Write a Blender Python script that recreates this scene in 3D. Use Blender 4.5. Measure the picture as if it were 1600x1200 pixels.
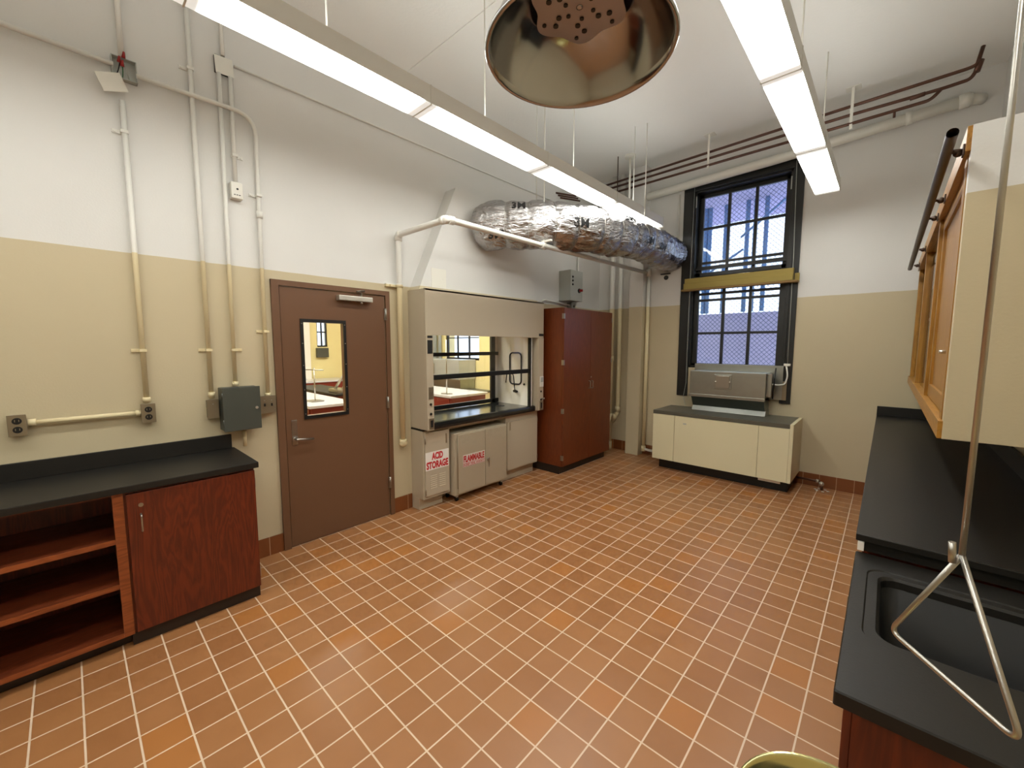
import bpy, bmesh, math, random
from mathutils import Vector, Matrix, noise
PI = math.pi
random.seed(7)
for o in list(bpy.data.objects): bpy.data.objects.remove(o)
SC = bpy.context.scene
COL = SC.collection

# ------------------------------------------------------------ camera, world, exposure
cd = bpy.data.cameras.new('camera'); cam = bpy.data.objects.new('camera', cd); COL.objects.link(cam)
cd.sensor_width = 36; cd.lens = 636.84 / 1600 * 36; cd.clip_start = 0.02; cd.clip_end = 200
R0 = (0.73618993, 0.67677362, 0.00136153); R1 = (0.06502316, -0.06872899, -0.9955141); R2 = (-0.6736441, 0.73297599, -0.09460355)
cam.matrix_world = Matrix(((R0[0], -R1[0], -R2[0], 3.5213), (R0[1], -R1[1], -R2[1], 0.0), (R0[2], -R1[2], -R2[2], 1.6666), (0, 0, 0, 1)))
SC.camera = cam
SC.view_settings.view_transform = 'Standard'; SC.view_settings.look = 'None'
SC.view_settings.exposure = 1.2; SC.view_settings.gamma = 1.0; SC.view_settings.use_curve_mapping = False
w = bpy.data.worlds.new('sky'); SC.world = w; w.use_nodes = True
wn = w.node_tree.nodes; bg = wn['Background']; bg.inputs['Color'].default_value = (0.62, 0.78, 1.0, 1); bg.inputs['Strength'].default_value = 1.3
LAMP = 8.0          # radiance of the fluorescent lenses

# ------------------------------------------------------------ materials
def lin(c):
    return tuple(((v / 255) / 12.92 if v / 255 <= 0.04045 else ((v / 255 + 0.055) / 1.055) ** 2.4) for v in c) + (1,)
MATS = {}
def mat(name, rgb, rough=0.5, metal=0.0, spec=0.5, bump=0.0, bscale=60, var=0.0, vscale=4, coat=0.0):
    if name in MATS: return MATS[name]
    m = bpy.data.materials.new(name); m.use_nodes = True; MATS[name] = m
    nt = m.node_tree; b = nt.nodes['Principled BSDF']
    b.inputs['Base Color'].default_value = lin(rgb); b.inputs['Roughness'].default_value = rough
    b.inputs['Metallic'].default_value = metal; b.inputs['Specular IOR Level'].default_value = spec
    b.inputs['Coat Weight'].default_value = coat
    tc = nt.nodes.new('ShaderNodeTexCoord')
    if var:
        n = nt.nodes.new('ShaderNodeTexNoise'); n.inputs['Scale'].default_value = vscale; n.inputs['Detail'].default_value = 4
        nt.links.new(tc.outputs['Object'], n.inputs['Vector'])
        mx = nt.nodes.new('ShaderNodeMix'); mx.data_type = 'RGBA'
        c = lin(rgb); mx.inputs['A'].default_value = tuple(v * (1 - var) for v in c[:3]) + (1,); mx.inputs['B'].default_value = tuple(min(1, v * (1 + var)) for v in c[:3]) + (1,)
        nt.links.new(n.outputs['Fac'], mx.inputs['Factor']); nt.links.new(mx.outputs['Result'], b.inputs['Base Color'])
    if bump:
        n = nt.nodes.new('ShaderNodeTexNoise'); n.inputs['Scale'].default_value = bscale; n.inputs['Detail'].default_value = 3
        nt.links.new(tc.outputs['Object'], n.inputs['Vector'])
        bp = nt.nodes.new('ShaderNodeBump'); bp.inputs['Strength'].default_value = bump; bp.inputs['Distance'].default_value = 0.01
        nt.links.new(n.outputs['Fac'], bp.inputs['Height']); nt.links.new(bp.outputs['Normal'], b.inputs['Normal'])
    return m
def emis(name, rgb, s):
    m = bpy.data.materials.new(name); m.use_nodes = True; nt = m.node_tree
    b = nt.nodes['Principled BSDF']; b.inputs['Base Color'].default_value = (0.8, 0.8, 0.8, 1)
    b.inputs['Emission Color'].default_value = lin(rgb); b.inputs['Emission Strength'].default_value = s
    return m
def math_node(nt, op, a, b=None, c=None):
    n = nt.nodes.new('ShaderNodeMath'); n.operation = op
    for i, v in enumerate((a, b, c)):
        if v is None: continue
        if isinstance(v, (int, float)): n.inputs[i].default_value = v
        else: nt.links.new(v, n.inputs[i])
    return n.outputs[0]
def paint_mat(name, white, beige, split=2.237):          # two-tone wall paint: beige dado below, white above
    m = bpy.data.materials.new(name); m.use_nodes = True; nt = m.node_tree; b = nt.nodes['Principled BSDF']
    g = nt.nodes.new('ShaderNodeNewGeometry'); sp = nt.nodes.new('ShaderNodeSeparateXYZ'); nt.links.new(g.outputs['Position'], sp.inputs[0])
    n0 = nt.nodes.new('ShaderNodeTexNoise'); n0.inputs['Scale'].default_value = 5; nt.links.new(g.outputs['Position'], n0.inputs['Vector'])
    zz = math_node(nt, 'MULTIPLY_ADD', n0.outputs['Fac'], 0.006, sp.outputs['Z'])
    f = math_node(nt, 'GREATER_THAN', zz, split + 0.003)
    mx = nt.nodes.new('ShaderNodeMix'); mx.data_type = 'RGBA'; mx.inputs['A'].default_value = lin(beige); mx.inputs['B'].default_value = lin(white)
    nt.links.new(f, mx.inputs['Factor'])
    n1 = nt.nodes.new('ShaderNodeTexNoise'); n1.inputs['Scale'].default_value = 1.6; n1.inputs['Detail'].default_value = 3; nt.links.new(g.outputs['Position'], n1.inputs['Vector'])
    hs = nt.nodes.new('ShaderNodeHueSaturation'); v = math_node(nt, 'MULTIPLY_ADD', n1.outputs['Fac'], 0.10, 0.95)
    nt.links.new(v, hs.inputs['Value']); nt.links.new(mx.outputs['Result'], hs.inputs['Color']); nt.links.new(hs.outputs['Color'], b.inputs['Base Color'])
    b.inputs['Roughness'].default_value = 0.42; b.inputs['Specular IOR Level'].default_value = 0.35
    n2 = nt.nodes.new('ShaderNodeTexNoise'); n2.inputs['Scale'].default_value = 90; nt.links.new(g.outputs['Position'], n2.inputs['Vector'])
    bp = nt.nodes.new('ShaderNodeBump'); bp.inputs['Strength'].default_value = 0.12; bp.inputs['Distance'].default_value = 0.004
    nt.links.new(n2.outputs['Fac'], bp.inputs['Height']); nt.links.new(bp.outputs['Normal'], b.inputs['Normal'])
    return m
T = 0.15875
def tile_mat(name, axes, offs, joint=0.007, rough=0.34, c0=(146, 97, 58), c1=(170, 119, 75), grout=(216, 192, 166), top=None):
    m = bpy.data.materials.new(name); m.use_nodes = True; nt = m.node_tree; b = nt.nodes['Principled BSDF']
    g = nt.nodes.new('ShaderNodeNewGeometry'); sp = nt.nodes.new('ShaderNodeSeparateXYZ'); nt.links.new(g.outputs['Position'], sp.inputs[0])
    masks = []; idx = []
    for ax, of in zip(axes, offs):
        t = math_node(nt, 'DIVIDE', math_node(nt, 'SUBTRACT', sp.outputs[ax], of), T)
        fl = math_node(nt, 'FLOOR', t); idx.append(fl)
        fr = math_node(nt, 'SUBTRACT', t, fl)
        d = math_node(nt, 'ABSOLUTE', math_node(nt, 'SUBTRACT', fr, 0.5))
        masks.append(math_node(nt, 'GREATER_THAN', d, 0.5 - joint / T / 2))
    gm = masks[0]
    for k in masks[1:]: gm = math_node(nt, 'MAXIMUM', gm, k)
    cv = nt.nodes.new('ShaderNodeCombineXYZ')
    for i, k in enumerate(idx): nt.links.new(k, cv.inputs[i])
    wnz = nt.nodes.new('ShaderNodeTexWhiteNoise'); nt.links.new(cv.outputs[0], wnz.inputs['Vector'])
    n1 = nt.nodes.new('ShaderNodeTexNoise'); n1.inputs['Scale'].default_value = 9; n1.inputs['Detail'].default_value = 5; nt.links.new(g.outputs['Position'], n1.inputs['Vector'])
    n3 = nt.nodes.new('ShaderNodeTexNoise'); n3.inputs['Scale'].default_value = 0.8; nt.links.new(g.outputs['Position'], n3.inputs['Vector'])
    f = math_node(nt, 'MULTIPLY_ADD', wnz.outputs['Value'], 0.36, math_node(nt, 'MULTIPLY_ADD', n1.outputs['Fac'], 0.3, math_node(nt, 'MULTIPLY', n3.outputs['Fac'], 0.34)))
    rp = nt.nodes.new('ShaderNodeValToRGB'); nt.links.new(f, rp.inputs[0])
    e = rp.color_ramp.elements; e[0].color = lin(c0); e[0].position = 0.12; e[1].color = lin(c1); e[1].position = 0.85
    # a few tiles fired more orange
    sep = nt.nodes.new('ShaderNodeSeparateColor'); nt.links.new(wnz.outputs['Color'], sep.inputs[0])
    om = math_node(nt, 'MULTIPLY', math_node(nt, 'GREATER_THAN', sep.outputs[1], 0.90), 0.55)
    mo = nt.nodes.new('ShaderNodeMix'); mo.data_type = 'RGBA'; mo.inputs['B'].default_value = lin((176, 112, 50)); nt.links.new(om, mo.inputs['Factor']); nt.links.new(rp.outputs['Color'], mo.inputs['A'])
    mx = nt.nodes.new('ShaderNodeMix'); mx.data_type = 'RGBA'; mx.inputs['B'].default_value = lin(grout); nt.links.new(gm, mx.inputs['Factor']); nt.links.new(mo.outputs['Result'], mx.inputs['A'])
    nt.links.new(mx.outputs['Result'], b.inputs['Base Color'])
    r = math_node(nt, 'MAXIMUM', math_node(nt, 'MULTIPLY', gm, 0.8), math_node(nt, 'MULTIPLY_ADD', n1.outputs['Fac'], 0.2, rough - 0.1)); nt.links.new(r, b.inputs['Roughness'])
    b.inputs['Specular IOR Level'].default_value = 0.5
    h = math_node(nt, 'SUBTRACT', math_node(nt, 'MULTIPLY', n1.outputs['Fac'], 0.12), gm)
    bp = nt.nodes.new('ShaderNodeBump'); bp.inputs['Strength'].default_value = 0.35; bp.inputs['Distance'].default_value = 0.003
    nt.links.new(h, bp.inputs['Height']); nt.links.new(bp.outputs['Normal'], b.inputs['Normal'])
    return m
def wood_mat(name, c0, c1, rough=0.38, sc=(3, 22, 1.2), axis='Z', coat=0.15):
    m = bpy.data.materials.new(name); m.use_nodes = True; nt = m.node_tree; b = nt.nodes['Principled BSDF']
    g = nt.nodes.new('ShaderNodeNewGeometry'); mp = nt.nodes.new('ShaderNodeMapping'); nt.links.new(g.outputs['Position'], mp.inputs['Vector'])
    mp.inputs['Scale'].default_value = (9, 9, 1.1) if axis == 'Z' else (9, 1.1, 9)
    n = nt.nodes.new('ShaderNodeTexNoise'); n.inputs['Scale'].default_value = 1.0; n.inputs['Detail'].default_value = 6; n.inputs['Distortion'].default_value = 0.6
    nt.links.new(mp.outputs[0], n.inputs['Vector'])
    wv = nt.nodes.new('ShaderNodeMath'); wv.operation = 'SINE'; nt.links.new(math_node(nt, 'MULTIPLY', n.outputs['Fac'], 75), wv.inputs[0])
    n2 = nt.nodes.new('ShaderNodeTexNoise'); n2.inputs['Scale'].default_value = 6; n2.inputs['Detail'].default_value = 6; nt.links.new(mp.outputs[0], n2.inputs['Vector'])
    f = math_node(nt, 'MULTIPLY_ADD', wv.outputs[0], 0.17, math_node(nt, 'MULTIPLY_ADD', n2.outputs['Fac'], 0.7, 0.12))
    rp = nt.nodes.new('ShaderNodeValToRGB'); nt.links.new(f, rp.inputs[0]); e = rp.color_ramp.elements
    e[0].color = lin(c0); e[0].position = 0.15; e[1].color = lin(c1); e[1].position = 0.85
    nt.links.new(rp.outputs['Color'], b.inputs['Base Color']); b.inputs['Roughness'].default_value = rough; b.inputs['Coat Weight'].default_value = coat; b.inputs['Coat Roughness'].default_value = 0.3
    return m
def foil_mat():
    m = bpy.data.materials.new('foil'); m.use_nodes = True; nt = m.node_tree; b = nt.nodes['Principled BSDF']
    b.inputs['Base Color'].default_value = lin((182, 180, 180)); b.inputs['Metallic'].default_value = 1; b.inputs['Roughness'].default_value = 0.24
    tc = nt.nodes.new('ShaderNodeTexCoord'); mp = nt.nodes.new('ShaderNodeMapping'); mp.inputs['Scale'].default_value = (5, 5, 14); nt.links.new(tc.outputs['Object'], mp.inputs['Vector'])
    n = nt.nodes.new('ShaderNodeTexNoise'); n.inputs['Scale'].default_value = 1.6; n.inputs['Detail'].default_value = 5; n.inputs['Distortion'].default_value = 1.4; nt.links.new(mp.outputs[0], n.inputs['Vector'])
    bp = nt.nodes.new('ShaderNodeBump'); bp.inputs['Strength'].default_value = 0.8; bp.inputs['Distance'].default_value = 0.03
    nt.links.new(n.outputs['Fac'], bp.inputs['Height']); nt.links.new(bp.outputs['Normal'], b.inputs['Normal'])
    return m
def glass_mat(name, tint=(1, 1, 1), gl=0.03, rough=0.02):
    m = bpy.data.materials.new(name); m.use_nodes = True; nt = m.node_tree
    nt.nodes.remove(nt.nodes['Principled BSDF']); out = nt.nodes['Material Output']
    tr = nt.nodes.new('ShaderNodeBsdfTransparent'); tr.inputs[0].default_value = tint + (1,)
    gs = nt.nodes.new('ShaderNodeBsdfGlossy'); gs.inputs['Roughness'].default_value = rough
    lw = nt.nodes.new('ShaderNodeLayerWeight'); lw.inputs['Blend'].default_value = 0.5
    fac = math_node(nt, 'MULTIPLY_ADD', math_node(nt, 'POWER', lw.outputs['Facing'], 4.0), 0.5, gl)
    mx = nt.nodes.new('ShaderNodeMixShader'); nt.links.new(fac, mx.inputs[0]); nt.links.new(tr.outputs[0], mx.inputs[1]); nt.links.new(gs.outputs[0], mx.inputs[2])
    nt.links.new(mx.outputs[0], out.inputs['Surface'])
    return m

M_wall = paint_mat('wall_paint', (218, 217, 213), (196, 183, 152))
M_pipe = paint_mat('pipe_paint', (226, 225, 218), (222, 208, 168))
M_wall2 = paint_mat('adjoining_paint', (238, 232, 190), (232, 218, 160))
M_ceil = mat('ceiling_paint', (236, 236, 232), 0.6, bump=0.15, bscale=40, var=0.03, vscale=1.5)
M_floor = tile_mat('quarry_tile', ('X', 'Y'), (0.00625, 0.09645))
M_basex = tile_mat('base_tile_y', ('Y',), (0.03,), 0.006, c0=(112, 62, 30), c1=(132, 76, 38), grout=(176, 140, 108))
M_basey = tile_mat('base_tile_x', ('X',), (0.00625,), 0.006, c0=(112, 62, 30), c1=(132, 76, 38), grout=(176, 140, 108))
M_cherry = wood_mat('cherry_ply', (76, 25, 9), (116, 44, 17))
M_cherry_y = wood_mat('cherry_edge', (84, 34, 16), (118, 56, 28), axis='Y')
M_tallwood = wood_mat('brown_ply', (96, 41, 14), (116, 53, 19))
M_oak = wood_mat('golden_oak', (136, 92, 24), (168, 120, 40))
M_oak_y = wood_mat('golden_oak_rail', (142, 96, 26), (178, 126, 44), axis='Y')
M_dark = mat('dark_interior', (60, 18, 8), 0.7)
M_epoxy = mat('black_epoxy', (31, 29, 26), 0.42, spec=0.35, bump=0.05, bscale=150, var=0.12, vscale=6)
M_black = mat('black_paint', (14, 15, 15), 0.45)
M_winblk = mat('window_black', (20, 21, 18), 0.4, var=0.25, vscale=8)
M_toe = mat('vinyl_toe', (40, 30, 24), 0.5)
M_door = mat('door_brown', (108, 77, 55), 0.4, spec=0.4, var=0.03, vscale=2)
M_steel = mat('brushed_steel', (176, 172, 164), 0.32, 1.0)
M_alum = mat('aluminium', (196, 192, 180), 0.38, 0.8)
M_brush = mat('brushed_nickel', (172, 172, 174), 0.15, 1.0, bump=0.02, bscale=12)
M_galv = mat('galvanized', (160, 162, 156), 0.36, 1.0, bump=0.06, bscale=25, var=0.08, vscale=12)
M_hood = mat('hood_enamel', (184, 172, 150), 0.38, spec=0.4)
M_hoodlin = mat('hood_liner', (226, 224, 216), 0.35)
M_cream = mat('cream_enamel', (220, 213, 178), 0.36)
M_grey = mat('grey_box', (68, 71, 64), 0.4, var=0.04)
M_ltgrey = mat('light_grey_box', (176, 180, 174), 0.4)
M_plate = mat('steel_plate', (150, 138, 116), 0.35, 0.7)
M_white = mat('white_enamel', (226, 224, 214), 0.4)
M_up = emis('uplight_lens', (253, 253, 246), LAMP * 0.42)
M_lamp2 = emis('lamp_lens_adjoining', (255, 252, 240), LAMP * 1.7)
M_fix = mat('fixture_enamel', (208, 204, 194), 0.45)
def lens_mat(name, yend, sect=1.22):      # tubes stop short of each lens end, so the ends glow less
    m = emis(name, (253, 253, 246), LAMP); nt = m.node_tree; b = nt.nodes['Principled BSDF']
    g = nt.nodes.new('ShaderNodeNewGeometry'); sp = nt.nodes.new('ShaderNodeSeparateXYZ'); nt.links.new(g.outputs['Position'], sp.inputs[0])
    t = math_node(nt, 'FRACT', math_node(nt, 'DIVIDE', math_node(nt, 'SUBTRACT', sp.outputs['Y'], yend - 12 * sect), sect))
    d = math_node(nt, 'ABSOLUTE', math_node(nt, 'SUBTRACT', t, 0.5))
    mr = nt.nodes.new('ShaderNodeMapRange'); mr.interpolation_type = 'SMOOTHSTEP'; nt.links.new(d, mr.inputs['Value'])
    for k, v in (('From Min', .425), ('From Max', .47), ('To Min', LAMP), ('To Max', LAMP * .03)): mr.inputs[k].default_value = v
    nt.links.new(mr.outputs['Result'], b.inputs['Emission Strength'])
    return m
M_lampA = lens_mat('lamp_lens_left', 5.345); M_lampB = lens_mat('lamp_lens_right', 5.31)
M_lamp = emis('lamp_lens', (255, 251, 238), LAMP)
M_copper = mat('old_copper', (92, 64, 52), 0.42, 0.55, var=0.3, vscale=14)
M_rust = mat('dark_pipe', (78, 62, 52), 0.45, 0.5, var=0.3, vscale=10)
M_red = mat('sign_red', (196, 28, 34), 0.5)
M_redhandle = mat('red_plastic', (150, 24, 22), 0.4)
M_sign = mat('sign_white', (238, 234, 228), 0.5)
M_ink = mat('black_ink', (26, 26, 26), 0.5)
M_shade = mat('window_shade', (152, 134, 68), 0.7, bump=0.1, bscale=30)
M_foil = foil_mat()
M_glass = glass_mat('clear_glass')
M_plastic = glass_mat('plastic_wrap', (0.97, 0.97, 0.96), 0.06, 0.14)
M_yellow = mat('yellow_plastic', (204, 180, 40), 0.4)
M_brick = mat('outside_wall', (186, 180, 208), 0.8, var=0.12, vscale=2)
M_bluep = mat('outside_steel', (110, 150, 190), 0.6)
M_redbrown = mat('bench_wood', (120, 44, 30), 0.4, var=0.15, vscale=3)

# ------------------------------------------------------------ mesh helpers
class MB:
    def __init__(self): self.bm = bmesh.new()
    def box(self, x0, x1, y0, y1, z0, z1, bev=0.0, M=None):
        x0, x1 = sorted((x0, x1)); y0, y1 = sorted((y0, y1)); z0, z1 = sorted((z0, z1))
        b2 = bmesh.new(); bmesh.ops.create_cube(b2, size=1.0)
        for v in b2.verts: v.co = Vector(((v.co.x + .5) * (x1 - x0) + x0, (v.co.y + .5) * (y1 - y0) + y0, (v.co.z + .5) * (z1 - z0) + z0))
        if bev > 0: bmesh.ops.bevel(b2, geom=list(b2.edges), offset=min(bev, .45 * min(x1 - x0, y1 - y0, z1 - z0)), segments=2, affect='EDGES', profile=0.6)
        self._add(b2, M); return self
    def _add(self, b2, M=None):
        if M is not None: b2.transform(M)
        me = bpy.data.meshes.new('t'); b2.to_mesh(me); b2.free(); self.bm.from_mesh(me); bpy.data.meshes.remove(me)
    def tube(self, pts, r, n=12, cap=True, smooth=True, closed=False):
        pts = [Vector(p) for p in pts]; N = len(pts); rings = []
        up = None
        for i, p in enumerate(pts):
            if closed: d = (pts[(i + 1) % N] - pts[i - 1])
            else: d = (pts[min(i + 1, N - 1)] - pts[max(i - 1, 0)])
            d.normalize()
            if up is None:
                up = Vector((0, 0, 1)) if abs(d.z) < .9 else Vector((1, 0, 0))
            a = up - d * up.dot(d)
            if a.length < 1e-4: a = d.orthogonal()
            a.normalize(); up = a; b = d.cross(a)
            rr = r[i] if isinstance(r, (list, tuple)) else r
            rings.append([self.bm.verts.new(p + a * rr * math.cos(2 * PI * k / n) + b * rr * math.sin(2 * PI * k / n)) for k in range(n)])
        pairs = list(range(N - 1)) + ([N - 1] if closed else [])
        for i in pairs:
            A, B = rings[i], rings[(i + 1) % N]
            for k in range(n):
                f = self.bm.faces.new((A[k], A[(k + 1) % n], B[(k + 1) % n], B[k])); f.smooth = smooth
        if cap and not closed:
            self.bm.faces.new(rings[0][::-1]); self.bm.faces.new(rings[-1])
        return self
    def lathe(self, prof, M=None, n=32, smooth=True, cap=True):      # prof: (r, z)
        b2 = bmesh.new(); rings = []
        for r, z in prof:
            if r < 1e-6: rings.append([b2.verts.new((0, 0, z))])
            else: rings.append([b2.verts.new((r * math.cos(2 * PI * k / n), r * math.sin(2 * PI * k / n), z)) for k in range(n)])
        for A, B in zip(rings, rings[1:]):
            for k in range(n):
                a = [A[k % len(A)], A[(k + 1) % len(A)], B[(k + 1) % len(B)], B[k % len(B)]]
                u = []
                for v in a:
                    if v not in u: u.append(v)
                if len(u) > 2: b2.faces.new(u).smooth = smooth
        self._add(b2, M); return self
    def cyl(self, a, b, r, n=16, r2=None):
        return self.tube([a, b], [r, r if r2 is None else r2], n)
    def prism(self, poly, vec):        # poly list of 3d pts, extruded by vec
        vec = Vector(vec); A = [self.bm.verts.new(p) for p in poly]; B = [self.bm.verts.new(Vector(p) + vec) for p in poly]
        n = len(A); self.bm.faces.new(A[::-1]); self.bm.faces.new(B)
        for i in range(n): self.bm.faces.new((A[i], A[(i + 1) % n], B[(i + 1) % n], B[i]))
        return self
    def sphere(self, c, r, n=12, sc=(1, 1, 1)):
        b2 = bmesh.new(); bmesh.ops.create_uvsphere(b2, u_segments=n, v_segments=n // 2 + 2, radius=1)
        for f in b2.faces: f.smooth = True
        self._add(b2, Matrix.Translation(c) @ Matrix.Diagonal((r * sc[0], r * sc[1], r * sc[2], 1))); return self
def setp(o, label=None, cat=None, group=None, kind=None):
    if label: o['label'] = label
    if cat: o['category'] = cat
    if group: o['group'] = group
    if kind: o['kind'] = kind
    return o
def wloc(p):
    v = Vector((0, 0, 0))
    while p is not None: v += p.location; p = p.parent
    return v
def part(name, mb, m, parent=None, label=None):
    me = bpy.data.meshes.new(name)
    bmesh.ops.recalc_face_normals(mb.bm, faces=list(mb.bm.faces))
    off = wloc(parent)
    if parent is not None: bmesh.ops.translate(mb.bm, verts=list(mb.bm.verts), vec=-off)
    mb.bm.to_mesh(me); mb.bm.free()
    for k in (m if isinstance(m, (list, tuple)) else [m]): me.materials.append(k)
    o = bpy.data.objects.new(name, me); COL.objects.link(o)
    if parent is not None: o.parent = parent
    if label: o['label'] = label
    return o
def thing(name, label, cat, loc, group=None):
    o = bpy.data.objects.new(name, None); COL.objects.link(o); o.location = loc; o.empty_display_size = .1
    return setp(o, label, cat, group)
def single(name, mb, m, label, cat, group=None):
    return setp(part(name, mb, m), label, cat, group)
def struct(name, mb, m, parent=None):
    o = part(name, mb, m, parent)
    if parent is None: o['kind'] = 'structure'
    return o
def arc(c, a, b, n=8, ang=PI / 2):     # points c + a*cos + b*sin
    c, a, b = Vector(c), Vector(a), Vector(b)
    return [c + a * math.cos(ang * i / n) + b * math.sin(ang * i / n) for i in range(n + 1)]
def bend(pts, rad=0.05, n=6):           # rounded polyline
    pts = [Vector(p) for p in pts]; out = [pts[0]]
    for i in range(1, len(pts) - 1):
        p = pts[i]; a = (pts[i - 1] - p); b = (pts[i + 1] - p); r = min(rad, a.length * .45, b.length * .45)
        A = p + a.normalized() * r; B = p + b.normalized() * r
        for k in range(n + 1):
            t = k / n; out.append((1 - t) ** 2 * A + 2 * t * (1 - t) * p + t * t * B)
    out.append(pts[-1]); return out
def rrect(x0, x1, y0, y1, r, n=6):
    out = []
    for cx, cy, a0 in ((x1 - r, y1 - r, 0), (x0 + r, y1 - r, PI / 2), (x0 + r, y0 + r, PI), (x1 - r, y0 + r, 1.5 * PI)):
        for k in range(n + 1):
            a = a0 + PI / 2 * k / n; out.append((cx + r * math.cos(a), cy + r * math.sin(a)))
    return out
def loops(bm, L, closed_end=True, smooth=False):
    R = [[bm.verts.new(p) for p in l] for l in L]
    for A, B in zip(R, R[1:]):
        n = len(A)
        for k in range(n): bm.faces.new((A[k], A[(k + 1) % n], B[(k + 1) % n], B[k])).smooth = smooth
    if closed_end: bm.faces.new(R[-1])
    return R
def text_mesh(body, size, ext=0.0008, bold=0.0, spacing=1.0, align='LEFT'):
    cu = bpy.data.curves.new('txt', 'FONT'); cu.body = body; cu.size = size; cu.extrude = ext; cu.offset = bold; cu.space_character = spacing; cu.align_x = align
    cu.resolution_u = 3
    o = bpy.data.objects.new('txt', cu); COL.objects.link(o)
    bpy.context.view_layer.update()
    dg = bpy.context.evaluated_depsgraph_get(); me = bpy.data.meshes.new_from_object(o.evaluated_get(dg))
    bm = bmesh.new(); bm.from_mesh(me); bpy.data.objects.remove(o); bpy.data.meshes.remove(me)
    return bm
def text_on(mb, body, x, y0, y1, z0, z1, plane='x', bold=0.0):   # lettering stretched to fill a rectangle
    b = text_mesh(body, 1.0, 0.02, bold)
    xs = [v.co.x for v in b.verts]; ys = [v.co.y for v in b.verts]; a0, a1, c0, c1 = min(xs), max(xs), min(ys), max(ys)
    for v in b.verts:
        u = (v.co.x - a0) / (a1 - a0); q = (v.co.y - c0) / (c1 - c0); d = 0.0008 if v.co.z > 0 else 0
        if plane == 'x': v.co = Vector((x + d, y0 + u * (y1 - y0), z0 + q * (z1 - z0)))
        else: v.co = Vector((y0 + u * (y1 - y0), x - d, z0 + q * (z1 - z0)))
    mb._add(b)

# ------------------------------------------------------------ the room shell
LEN, WID, HT = 5.93, 4.15, 4.23
YB = -2.4; WT = 0.2
def wall_holes(mb, axis, t0, t1, u0, u1, z0, z1, holes):
    us = sorted({u0, u1, *[h[0] for h in holes], *[h[1] for h in holes]}); zs = sorted({z0, z1, *[h[2] for h in holes], *[h[3] for h in holes]})
    for a, b in zip(us, us[1:]):
        run = None
        for c, d in zip(zs, zs[1:]):
            um, zm = (a + b) / 2, (c + d) / 2
            if any(h[0] < um < h[1] and h[2] < zm < h[3] for h in holes):
                if run: rs = run; (mb.box(t0, t1, a, b, *rs) if axis == 'x' else mb.box(a, b, t0, t1, *rs)); run = None
            else: run = (run[0], d) if run else (c, d)
        if run: (mb.box(t0, t1, a, b, *run) if axis == 'x' else mb.box(a, b, t0, t1, *run))
HOLE_HOOD = (2.40, 4.02, 0.86, 2.10)
DOOR_H = (1.135, 2.05, -0.0, 2.13)
WX0, WX1, WZ0, WZ1 = 1.45, 2.58, 1.36, 3.75
mb = MB(); mb.box(0, WID, YB, LEN, -0.1, 0); struct('floor', mb, M_floor)
mb = MB(); mb.box(-WT, WID + .2, YB - .2, LEN + .3, HT, HT + 0.15); struct('ceiling', mb, M_ceil)
mb = MB(); wall_holes(mb, 'x', -WT, 0, YB, LEN, 0, HT, [HOLE_HOOD, DOOR_H]); struct('wall_left', mb, M_wall)
mb = MB(); wall_holes(mb, 'y', LEN, LEN + .3, -WT, WID + .2, -.1, HT, [(WX0, WX1, WZ0, WZ1)]); struct('wall_far', mb, M_wall)
mb = MB(); mb.box(WID, WID + .2, YB, LEN, -.1, HT); struct('wall_right', mb, M_wall)
mb = MB(); mb.box(-WT, WID + .2, YB - .2, YB, -.1, HT); struct('wall_back', mb, M_wall)
# base tiles
for y0, y1 in ((0.80, 1.085), (2.095, 2.305), (5.41, LEN - .012)):
    mb = MB(); mb.box(0, .012, y0, y1, 0, .148, .003); struct('baseboard_left', mb, M_basex)
for x0, x1 in ((0.012, .60), (.80, WID)):
    mb = MB(); mb.box(x0, x1, LEN - .012, LEN, 0, .148, .003); struct('baseboard_far', mb, M_basey)
# ceiling seam
mb = MB(); mb.box(0.0, WID, 2.345, 2.365, HT - .006, HT); struct('trim_1', mb, M_ceil)
# boxed column in the far left corner
mb = MB(); mb.box(.61, .82, 5.765, LEN, 0, HT, .004); struct('trim_2', mb, M_wall)
# sloping chase above the hood
mb = MB()
zb, zt = 2.20, 3.265
mb.prism([(0, 2.325, zb), (0, 2.795, zt), (0, 3.67, zt), (0, 4.14, zb)], (.165, 0, 0)); struct('trim_3', mb, M_wall)

# ------------------------------------------------------------ adjoining laboratory (seen through the hood and the door)
AX = -6.2
mb = MB(); mb.box(AX, 0, -1.0, LEN, -.1, -.0); struct('floor_adjoining', mb, M_floor) if False else None
mb = MB(); mb.box(AX, -0.0, -1.2, LEN, -.1, 0); struct('floor_adjoining', mb, M_floor)
mb = MB(); mb.box(AX - .2, -WT, -1.2, LEN + .3, 3.6, 3.7); struct('ceiling_adjoining', mb, M_wall2)
mb = MB(); wall_holes(mb, 'y', LEN, LEN + .3, AX - .2, -WT, -.1, 3.6, [(-4.05, -2.88, 1.34, 3.3)]); struct('wall_adjoining_far', mb, M_wall2)
mb = MB(); wall_holes(mb, 'x', AX - .2, AX, -1.2, LEN, -.1, 3.6, [(3.92, 4.16, 1.62, 2.3)]); struct('wall_adjoining_left', mb, M_wall2)
mb = MB(); mb.box(AX - .2, -WT, -1.4, -1.2, -.1, 3.6); struct('wall_adjoining_back', mb, M_wall2)

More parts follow.
